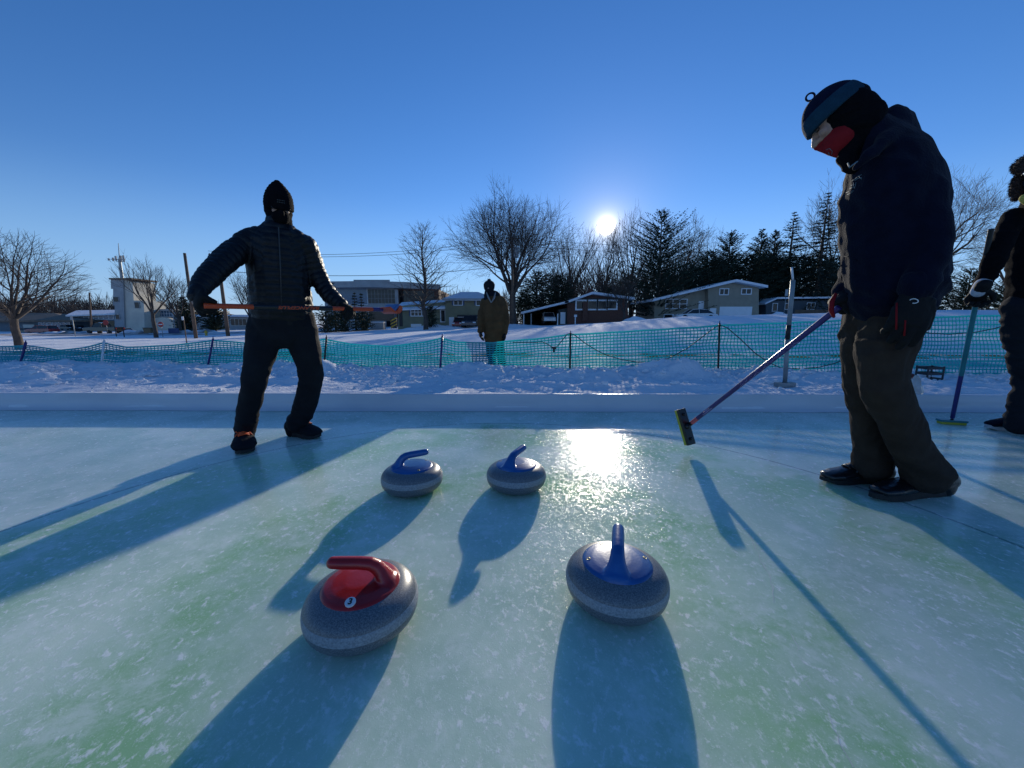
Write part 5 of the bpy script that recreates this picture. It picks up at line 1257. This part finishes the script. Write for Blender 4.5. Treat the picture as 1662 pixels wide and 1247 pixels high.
# white block beside the barrier: utility cabinet
c0 = base(613, 56, 533); cb = empty('utility_cabinet', c0, label='pale utility cabinet standing in the snow between the hedge and the striped barrier', cat='cabinet')
x0,x1,z0,z1 = rect(602,524,622,534,56); MB().box(x0,x1,56,57.2,c0.z-.2,z1).build('body', 'concrete', cb, bevel=.03); MB().box(x0-.05,x1+.05,55.93,57.27,z1+.003,z1+.12).build('lid', 'roof_snow', cb, bevel=.02)
# --- left side buildings
Y = 78; h = empty('brown_roofed_building', base(60, Y, 535), label='long low building with a wide brown hipped roof at the far left', cat='building')
wall(h, [(-40,560),(-40,521),(118,520),(118,560)], Y, 14, 'bluegrey'); e = [at(-48,521,Y-1),at(123,519.5,Y-1),at(123,519.5,Y-1)+Vector((0,16,0)),at(-48,521,Y-1)+Vector((0,16,0))]; rg = [at(-20,507,Y+7),at(88,508.5,Y+7)]
MB().add(e+rg+[p-Vector((0,0,.35)) for p in e], [(0,1,5,4),(1,2,5),(2,3,4,5),(3,0,4),(0,6,7,1),(1,7,8,2),(2,8,9,3),(3,9,6,0),(6,9,8,7)]).build('roof', 'brown_roof', h)
for k in range(7): window(h, 64+k*7.5,524,69+k*7.5,533, Y-.04, 1, 1, glass='glass_blue', t=.08)
panel(h, 38,527,56,536, Y-.5, 'cream', 'porch')
Y = 82; h = empty('flat_roofed_hall', base(150, Y, 535), label='low hall with pale snowy roof and dark strip windows, left of the white tower', cat='building')
wall(h, [(108,560),(108,513),(190,511),(190,560)], Y, 12, 'bluegrey'); e = [at(106,512,Y-1),at(190,508.5,Y-1),at(190,503,Y+9),at(124,504,Y+9)]
MB().add(e+[p-Vector((0,0,.3)) for p in e], [(0,1,2,3),(7,6,5,4),(0,4,5,1),(1,5,6,2),(2,6,7,3),(3,7,4,0)]).build('roof', 'roof_snow', h)
window(h, 128,512.5,184,518, Y-.04, 7, 1, glass='glass_blue', t=.1, name='window_band'); panel(h, 118,521,186,533, Y-.04, 'brown_wall', 'lower_wall'); window(h, 125,524,140,532, Y-.1, 3, 1, t=.08)
panel(h, 158,519.5,170,527, Y-.12, 'brick', 'shopfront')
Y = 80; h = empty('white_tower', base(205, Y, 535), label='tall white block tower with a stepped left side, carrying an antenna mast', cat='tower')
wall(h, [(186,560),(186,496),(183.5,496),(183.5,469),(180,469),(179.5,453.5),(199.5,453.5),(203,560)], Y, 5, 'concrete')
wall(h, [(203.2,560),(199.8,453.5),(215,457),(217,488),(233,488),(234,504),(235,560)], Y+.3, 5, 'cream')
x0,x1,z0,z1 = rect(179,452,216,453.5,Y); MB().box(x0,x1,Y-.3,Y+5.5,z1-.25,z1+.05).build('coping', 'brown_roof', h)
window(h, 184.5,482.5,192.5,490, Y-.05, 1, 1, frame='concrete', t=.08); window(h, 188,511,194,518, Y-.05, 1, 1, frame='concrete', t=.08)
window(h, 219,491,226,500, Y+.2, 1, 1, frame='concrete', t=.08)
m0 = at(198,453,Y+2); mt = at(192,395,Y+2); ml = at(195,430,Y+2)
ma = empty('antenna_mast', m0, label='lattice antenna mast with side arms and a whip on top of the white tower', cat='antenna')
mast = MB().tube([m0-Vector((0,0,1.0)), at(194,421,Y+2)], [.32,.24], 8); mast.tube([at(194,421,Y+2), mt], [.10,.05], 6); mast.build('mast', 'galv', ma)
arm = MB(); c = at(194.5,421,Y+2); arm.tube([c+Vector((-1.9,0,0)), c+Vector((1.2,0,0.0))], .07, 6); arm.tube([c+Vector((-.9,0,-.5)), c+Vector((1.0,0,-.5))], .06, 6)
arm.build('side_arm', 'galv', ma)
for dx, dz, hh in ((-1.9,-.1,.35),(-1.0,-.1,.6),(-.4,.1,.8),(.7,.1,.95),(1.2,.1,1.0)): MB().box(c.x+dx-.13,c.x+dx+.13,c.y-.5,c.y-.3,c.z+dz-hh*.6,c.z+dz+hh*.6).build('antenna_panel', 'concrete', ma)
Y = 84; h = empty('white_annex', base(258, Y, 535), label='white annex building with arched canopy and glass upper floor right of the tower', cat='building')
wall(h, [(203,560),(203,505),(286,503),(286,560)], Y, 10, 'bluegrey'); x0,x1,z0,z1 = rect(202,502,288,505,Y); MB().box(x0,x1,Y-.5,Y+10.5,z0,z1).build('roof_edge', 'concrete', h)
window(h, 204,506,245,513, Y-.05, 10, 1, frame='concrete', t=.08, name='window_band'); window(h, 253,505,284,514, Y-.05, 7, 2, glass='glass_blue', t=.08, name='window_band')
panel(h, 204,514,246,533, Y-.04, 'concrete', 'lower_wall'); window(h, 206,521,220,528, Y-.12, 2, 1, frame='white_paint', t=.1)
arch = [(231,535)]+[(231+ (k/10)*26, 522-4.5*math.sin(k/10*math.pi)) for k in range(11)]+[(280,518),(281,535)]
MB().prism([XZ(px,py,Y-2) for px,py in ((231,536),(231,521),(236,518.5),(243,518),(250,521),(250,517),(262,515),(274,516.5),(281,519.5),(281,536))][::-1], Y-2, Y-1.2).build('canopy', 'cream', h)
panel(h, 232.5,523,244,534, Y-2.05, 'sign_blue', 'entrance')
Y = 88; h = empty('tan_hall', base(330, Y, 535), label='long tan hall behind the two wooden utility poles', cat='building')
wall(h, [(286.5,560),(286.5,505),(306,507),(332,511),(332,560)], Y, 12, 'brown_wall'); x0,x1,z0,z1 = rect(286,503,310,506,Y); MB().box(x0,x1,Y-.4,Y+12,z0,z1).build('roof_edge', 'cream', h)
panel(h, 290,520,306,534, Y-.04, 'glass_dark', 'shopfront'); x0,x1,z0,z1 = rect(300,511,420,515,Y-6)
wall(h, [(306,560),(306,515),(420,514),(420,560)], Y-5, 5, 'concrete', 'long_wall'); MB().box(x0,x1,Y-6,Y,z0+.1,z1).build('roof', 'roof_snow', h)
window(h, 347,518,361,530, Y-5.06, 2, 1, t=.1); window(h, 375,518,400,528, Y-5.06, 4, 1, t=.1, frame='cream')

# ---- wooden utility poles and wires
def pole(bx, by, tx, ty, Y, r, label, arms=()):
    b = at(bx, by, Y); t = at(tx, ty, Y); o = empty('utility_pole', b, label=label, cat='utility pole', group='wooden utility poles')
    MB().tube([b-Vector((0,0,.4)), t], [r, r*.72], 10).build('pole', 'pole_wood', o, True)
    for z, L_, in arms:
        c = b.lerp(t, z); MB().box(c.x-L_,c.x+L_,c.y-.20,c.y-.08,c.z-.07,c.z+.07).build('crossarm', 'pole_wood', o)
        for s in (-.9,-.45,.45,.9): MB().lathe([(.05,0),(.07,.05),(.04,.12),(0,.14)], (c.x+s*L_, c.y-.14, c.z+.071), 8).build('insulator', 'concrete', o)
    return b, t
pole(318,547,299.5,411,40,.17, 'left wooden utility pole, standing by the man\'s gloved hand')
pole(370,543,352,404,44,.20, 'second wooden utility pole, passing behind the man\'s bent arm', ((.93,.9),))
pb, pt_ = pole(832.5,528,831,386,48,.18, 'utility pole with a transformer in front of the wide bare tree', ((.985,.7),))
tz = at(837,410,47.6); o = [x for x in bpy.data.objects if x.name.startswith('utility_pole')][-1]
MB().lathe([(0,-.62),(.30,-.62),(.33,-.5),(.33,.45),(.26,.58),(0,.62)], tz, 16).build('transformer', 'concrete', o, True)
pole(148,535,145,475,70,.16, 'thin wooden pole in front of the low hall at left')
def wire(a, b, sag, label, r=.022):
    P = []
    for k in range(21):
        t = k/20; p = a.lerp(b, t); p.z -= sag*4*t*(1-t); P.append(p)
    MB().tube(P, r, 5).build('overhead_wire', 'wire', smooth=True, origin=a.lerp(b,.5), label=label, cat='wire', group='overhead wires')
A = at(345,409,44); Bp = pt_
wire(A+Vector((-.5,0,.1)), Bp+Vector((-.5,0,-.1)), 1.0, 'topmost overhead wire running from the second pole to the transformer pole')
wire(A+Vector((.4,0,-.15)), Bp+Vector((.5,0,-.35)), 1.0, 'second overhead wire just below the topmost one')
wire(A+Vector((0,0,-2.0)), Bp+Vector((0,0,-3.2)), .9, 'lower overhead wire in front of the office roof', .03)
wire(Bp+Vector((.5,0,-.1)), at(1300,392,60), .8, 'overhead wire crossing the sky right of the sun, upper one')
wire(Bp+Vector((.5,0,-.9)), at(1300,402,60), .8, 'overhead wire crossing the sky right of the sun, lower one')
wire(at(842,440,47.8), at(893,486,53), .0, 'pale guy wire sloping down from the transformer pole to the carport', .03)

# ---- cars
def car(px0, px1, base_py, Y, m, kind, label, end_on=False, name='parked_car', flip=False):
    a = at(px0, base_py, Y); b = at(px1, base_py, Y); W_ = b.x-a.x; cx = (a.x+b.x)/2; g = at((px0+px1)/2, base_py, Y).z
    o = empty(name, (cx, Y, g), label=label, cat='car' if kind != 'pickup' else 'pickup truck')
    if end_on: Wd = W_; L_ = 4.3
    else: L_ = W_; Wd = 1.75
    # profile along local x (front at +x), z up; lengths normalised
    prof = {'sedan': ([(-.5,.22),(-.495,.52),(-.40,.60),(-.24,.63),(.20,.60),(.43,.52),(.495,.42),(.5,.22)], [(-.40,.60),(-.25,.92),(-.05,1.0),(.10,.97),(.26,.61)]),
            'suv': ([(-.5,.25),(-.5,.62),(-.46,.66),(.18,.64),(.44,.58),(.5,.48),(.5,.25)], [(-.47,.65),(-.43,.97),(-.2,1.0),(.05,.98),(.22,.64)]),
            'pickup': ([(-.5,.27),(-.5,.62),(-.10,.62),(.22,.63),(.46,.58),(.5,.46),(.5,.27)], [(-.10,.61),(-.07,.96),(.02,1.0),(.12,.97),(.22,.62)])}[kind]
    Hh = {'sedan':1.42,'suv':1.68,'pickup':1.80}[kind]*(L_/4.6 if not end_on else Wd/1.75)**.5
    def T(x, y, z):   # local length x, width y -> world
        if flip: x = -x
        if end_on: return Vector((cx+y, Y+x, g+z))
        return Vector((cx+x, Y+Wd/2+y, g+z))
    def loft(pr, wf, top_in):
        mb = MB(); n = len(pr); zmax = max(z for _, z in pr); zmin = min(z for _, z in pr)
        for sgn in (-1, 1):
            for x, z in pr:
                k = 1-top_in*(z-zmin)/(zmax-zmin+1e-6); mb.v.append(tuple(T(x*L_, sgn*Wd/2*wf*k, z*Hh)))
        mb.f.append(tuple(range(n))[::-1] if not flip else tuple(range(n))); mb.f.append(tuple(range(n,2*n)) if not flip else tuple(range(n,2*n))[::-1])
        for i in range(n): mb.f.append((i,(i+1)%n,(i+1)%n+n,i+n))
        return mb
    body = loft(prof[0], 1.0, .06).build('body', m, o, bevel=.05)
    loft([(x*.985, z-.004) for x, z in prof[1]], .90, .16).build('windows', 'glass_dark', o)
    rp = prof[1][1:-1]; roof = [(x, z+.004) for x, z in rp]+[(x, z-.035) for x, z in rp[::-1]]
    mb = MB(); n = len(roof)
    for sgn in (-1,1): mb.v += [tuple(T(x*L_, sgn*Wd/2*.78, z*Hh)) for x, z in roof]
    mb.f = [tuple(range(n))[::-1], tuple(range(n,2*n))]+[(i,(i+1)%n,(i+1)%n+n,i+n) for i in range(n)]; mb.build('roof', m, o)
    for sgn in (-1,1):
        for (x0,z0),(x1,z1) in ((prof[1][0],prof[1][1]),(prof[1][-1],prof[1][-2]),((-.03,.61),(-.03,.97))):
            MB().tube([T(x0*L_, sgn*Wd/2*.91, z0*Hh), T(x1*L_, sgn*Wd/2*.775, z1*Hh)], .035, 5).build('pillar', m, o)
    r = .32*(L_/4.6 if not end_on else 1)
    for x in (-.31,.31):
        for sgn in (-1,1):
            c = T(x*L_, sgn*(Wd/2-.10), r)
            w = MB().lathe([(r*.6,-.11),(r*.95,-.11),(r,-.06),(r,.06),(r*.95,.11),(r*.6,.11)], c, 20, 'x' if end_on else 'y').build('wheel', 'rubber', o, True)
            MB().lathe([(0,-.09),(r*.6,-.09),(r*.6,.09),(0,.09)], c, 14, 'x' if end_on else 'y').build('rim', 'steel', w)
    for sgn in (-1,1):
        MB().obox(T(.497*L_, sgn*Wd*.36, .47*Hh), (1,0,0), (0,1,0), (0,0,1), .06 if not end_on else .18, .18 if not end_on else .05, .07).build('headlight', 'white_paint', o, bevel=.02)
        MB().obox(T(-.497*L_, sgn*Wd*.38, .50*Hh), (1,0,0), (0,1,0), (0,0,1), .05 if not end_on else .14, .14 if not end_on else .05, .09).build('tail_lamp', 'lamp_red', o, bevel=.02)
    return o
car(1099,1166,520.5,51,'car_white','sedan','white sedan parked side-on in front of the beige house', flip=True)
car(737.5,754,533.5,50.2,'car_red','suv','red car facing the field in the driveway of the sage-green house', end_on=True, flip=True)
car(752,776,534,49.4,'car_blue','suv','dark slate car beside the red one in the same driveway', end_on=True, flip=True)
v = car(880.5,899.5,526,55,'car_white','suv','silver-white van parked under the carport, facing out', end_on=True, flip=True, name='parked_van')
car(40,80,543.5,66,'car_red','suv','dark red estate car at far left, just right of the big trunk', flip=True)
car(28,46,542.5,68,'car_black','suv','black car half behind the dark red one', end_on=False)
car(97,112,536,76,'car_black','suv','small dark car parked against the blue-grey building', end_on=False)
car(114,128,535.5,77,'car_blue','sedan','slate sedan parked right of the small dark car', end_on=False)
car(135,187,543,62,'car_black','pickup','long black pickup truck parked along the road at left', flip=True)
car(190,206,542.5,64,'car_white','suv','pale car just right of the black pickup')
car(323,345,536,74,'car_blue','sedan','dark car between the two utility poles')
# ---- signs and posts
def post_sign(px, top, bot, Y, label, w=None, h=None, m='sign_red', disc=False, bar=False, r=.035, pm='galv', name='road_sign', cat='sign'):
    b = at(px, bot, Y); t = at(px, top, Y); o = empty(name, b, label=label, cat=cat)
    MB().tube([b-Vector((0,0,.3)), Vector((b.x,b.y,t.z))], r, 8).build('post', pm, o, True)
    if disc:
        MB().lathe([(0,-.02),(w,-.02),(w,.02),(0,.02)], (b.x,b.y-r-.03,t.z-w*.9), 24, 'y').build('sign_face', m, o)
        if bar: MB().box(b.x-w*.72,b.x+w*.72,b.y-r-.062,b.y-r-.055,t.z-w*.9-w*.16,t.z-w*.9+w*.16).build('white_bar', 'white_paint', o)
    elif w: MB().box(b.x-w,b.x+w,b.y-r-.05,b.y-r-.01,t.z-h,t.z).build('sign_face', m, o, bevel=.01)
    return o
post_sign(264.5, 523, 547, 44, 'round red no-entry sign right of the bare tree at left', .30, .6, disc=True, bar=True)
post_sign(175, 520, 541, 60, 'round red sign above the black pickup', .42, .5, disc=True)
post_sign(123, 513, 549, 50, 'tall thin sign post with a pale square back, left of the black pickup', .16, .5, 'concrete', r=.05)
post_sign(202, 531, 548, 46, 'thin dark marker post right of the black pickup', r=.05, pm='black_paint', name='marker_post', cat='post')
post_sign(189, 530, 546, 47, 'short dark marker post at the front of the pickup', r=.05, pm='black_paint', name='marker_post', cat='post')
post_sign(304, 514, 563, 24, 'slim tan and white survey stake right of the left fence stakes', .06, .22, 'white_paint', r=.03, pm='pole_wood', name='survey_stake', cat='stake')
post_sign(256, 520, 540, 62, 'street lamp post right of the bare tree trunk', .12, .2, 'concrete', r=.06, name='lamp_post', cat='lamp post')
post_sign(285, 503, 541, 66, 'tall pale flag pole at the corner of the annex', r=.06, pm='concrete', name='flag_pole', cat='pole')
post_sign(1272, 470, 512, 46, 'small pale parking sign on a thin post, left of the scraper pole', .17, .75, 'concrete', r=.03)
post_sign(933.5, 511, 530, 49, 'white mailbox post in front of the brick house', .18, .3, 'white_paint', r=.07, pm='white_paint', name='mailbox_post', cat='mailbox')
b0 = base(281, 58, 541); o = empty('notice_board', b0, label='low dark blue notice board on two legs, right of the no-entry sign', cat='notice board')
x0,x1,z0,z1 = rect(273,533,290,541,58); MB().box(x0,x1,58,58.08,z0,z1).build('panel', 'sign_blue', o); MB().box(x0+.1,x0+.2,58.09,58.17,b0.z-.3,z1).box(x1-.2,x1-.1,58.09,58.17,b0.z-.3,z1).build('leg', 'galv', o)
b0 = at(239, 541, 56); d_ = MB(); o = empty('rubbish_bin', b0, label='brown wheeled rubbish bin left of the bare tree trunk at left', cat='bin')
MB().prism([(b0.x-.50,b0.z),(b0.x+.50,b0.z),(b0.x+.58,b0.z+.72),(b0.x-.58,b0.z+.72)][::-1], 56, 56.9).build('bin_body', 'brown_wall', o, bevel=.03); MB().box(b0.x-.62,b0.x+.62,55.95,56.95,b0.z+.723,b0.z+.80).build('lid', 'black_paint', o, bevel=.02)
b0 = at(335, 545, 46); o = empty('fire_hydrant', b0, label='yellow hydrant sticking out of the snow between the wooden poles', cat='hydrant')
MB().lathe([(.16,-.3),(.16,.05),(.12,.08),(.12,.45),(.15,.48),(.10,.58),(.03,.64),(0,.66)], b0, 14).build('barrel', 'yellow_paint', o, True); MB().tube([b0+Vector((-.2,0,.36)), b0+Vector((.2,0,.36))], .06, 10).build('nozzle', 'yellow_paint', o, True)

# ploughed snow heaps at the road and along the houses
def heap(px, py, Y, w, hgt, seed):
    p = at(px, py, Y); x0 = p.x; n = 16
    return x0, Y, w, hgt, p.z
hp = MB(); rnd = random.Random(5)
hlist = [(330,536,60,3.0,.55),(215,541,62,2.2,.5),(95,541,62,3.6,.35),(120,541,60,2.5,.4),(225,541,58,1.6,.5),(300,541,60,2.5,.5),(1263,514,50,1.5,.75),(1230,516,51,2.6,.35),(700,532,48,4.5,.45),(820,531,48,5,.3),(1070,523,50,5,.3),(1030,524,48,2,.6),(1330,514,52,4,.4),(1180,518,49,4,.25)]
for i, (px, py, Y, w, hgt) in enumerate(hlist):
    p = at(px, py, Y); g0 = gz(p.x, Y); mb = MB(); nn, mm = 26, 10
    for j in range(mm+1):
        for k in range(nn):
            a = 2*math.pi*k/nn; rr = j/mm; x = p.x+w*rr*math.cos(a); y = Y+w*.45*rr*math.sin(a)
            z = hgt*(1-rr*rr)**1.3*(1+.5*mnoise.noise(Vector((x*1.3,y*1.3,i))))-.1*(rr > .95); mb.v.append((x, y, gz(x,y)+z))
    for j in range(mm):
        for k in range(nn): mb.f.append((j*nn+k, (j+1)*nn+k, (j+1)*nn+(k+1)%nn, j*nn+(k+1)%nn))
    mb.build('snow_heap', 'snow', smooth=True, kind='structure')

ck = MB(); rnd = random.Random(77)
for i in range(620):
    x = rnd.uniform(-7, 6.5); y = rnd.gauss(4.75, .32) if i % 3 else rnd.uniform(3.6, 5.3)
    if y < board_y(x)+.08: continue
    r_ = rnd.choice((.008,.012,.016,.022,.034))*rnd.uniform(.7,1.3); c = Vector((x, y, gz(x,y)+r_*.25))
    o_ = len(ck.v); ck.ball(c, (r_*rnd.uniform(.8,1.5), r_*rnd.uniform(.8,1.3), r_*rnd.uniform(.5,.9)), 8)
    for j in range(o_, len(ck.v)):
        q = Vector(ck.v[j]); k_ = 1+.55*mnoise.noise(q*60+Vector((i,0,0))); ck.v[j] = tuple(c+(q-c)*k_)
ck.build('snow_crumbs', 'snow', label='loose crumbs of snow along the shovelled bank', cat='snow crumbs', kind='stuff')
# ================================================================ LIGHT, SKY, CAMERA
w = bpy.data.worlds.new('World'); sc.world = w; w.use_nodes = True
N, L, mth, ramp, noise, mix = node_helper(w)
bg = N['Background']
sky = N.new('ShaderNodeTexSky'); sky.sky_type = 'NISHITA'; sky.sun_disc = False
el = math.asin(SUN.z); az = math.atan2(SUN.x, SUN.y)
sky.sun_elevation = el; sky.sun_rotation = az; sky.air_density = 1.0; sky.dust_density = 0.0; sky.ozone_density = 3.0; sky.altitude = 300
hs = N.new('ShaderNodeHueSaturation'); hs.inputs['Saturation'].default_value = 1.22; hs.inputs['Value'].default_value = 1.0; L.new(sky.outputs[0], hs.inputs['Color'])
tint = N.new('ShaderNodeMix'); tint.data_type = 'RGBA'; tint.blend_type = 'MULTIPLY'; tint.inputs[0].default_value = 1.0; L.new(hs.outputs[0], tint.inputs[6]); tint.inputs[7].default_value = (0.95, 0.86, 1.06, 1)
tc = N.new('ShaderNodeTexCoord'); dt = N.new('ShaderNodeVectorMath'); dt.operation = 'DOT_PRODUCT'; L.new(tc.outputs['Generated'], dt.inputs[0]); dt.inputs[1].default_value = SUN
ang = mth('ARCCOSINE', mth('MINIMUM', dt.outputs['Value'], 0.999999))
def expo(a, s): return mth('MULTIPLY', mth('EXPONENT', mth('MULTIPLY', ang, -1.0/s)), a)
core = mth('MULTIPLY', mth('SUBTRACT', 1.0, ramp(ang, 0.013, 0.021)), 200.0)
glow = mth('ADD', mth('ADD', expo(24.0, 0.012), expo(3.2, 0.050)), expo(0.4, 0.20))
def scol(fac, c):
    n = N.new('ShaderNodeVectorMath'); n.operation = 'SCALE'; n.inputs[0].default_value = c; L.new(fac, n.inputs['Scale']); return n.outputs[0]
def addv(a, b):
    n = N.new('ShaderNodeVectorMath'); n.operation = 'ADD'; L.new(a, n.inputs[0]); L.new(b, n.inputs[1]); return n.outputs[0]
sepw = N.new('ShaderNodeSeparateXYZ'); L.new(tc.outputs['Generated'], sepw.inputs[0])
hz = mth('MULTIPLY', ramp(sepw.outputs[2], 0.30, 0.02), 0.72)
skyc = mix(hz, tint.outputs[2], (1.80, 3.5, 5.9))
tot = addv(addv(skyc, scol(core, (1.0,0.96,0.85))), scol(glow, (1.0,0.80,0.46)))
L.new(tot, bg.inputs['Color']); bg.inputs['Strength'].default_value = 0.142

sl = bpy.data.lights.new('sun', 'SUN'); sl.energy = 4.6; sl.angle = R(0.55); sl.color = (1.0, 0.91, 0.75)
so = bpy.data.objects.new('sun', sl); C.objects.link(so); so.rotation_euler = (-SUN).to_track_quat('-Z','Y').to_euler(); so.location = (3, 12, 8)

cam = bpy.data.cameras.new('camera'); cam.sensor_width = 36; cam.lens = F0/W0*36; cam.clip_start = 0.02; cam.clip_end = 3000
co = bpy.data.objects.new('camera', cam); C.objects.link(co); co.location = (0,0,CH); co.rotation_euler = (R(90)-PITCH, 0, 0)
sc.camera = co
vs_ = sc.view_settings; vs_.view_transform = 'Standard'; vs_.look = 'None'; vs_.gamma = 1.0; vs_.use_curve_mapping = False; vs_.exposure = 0.0
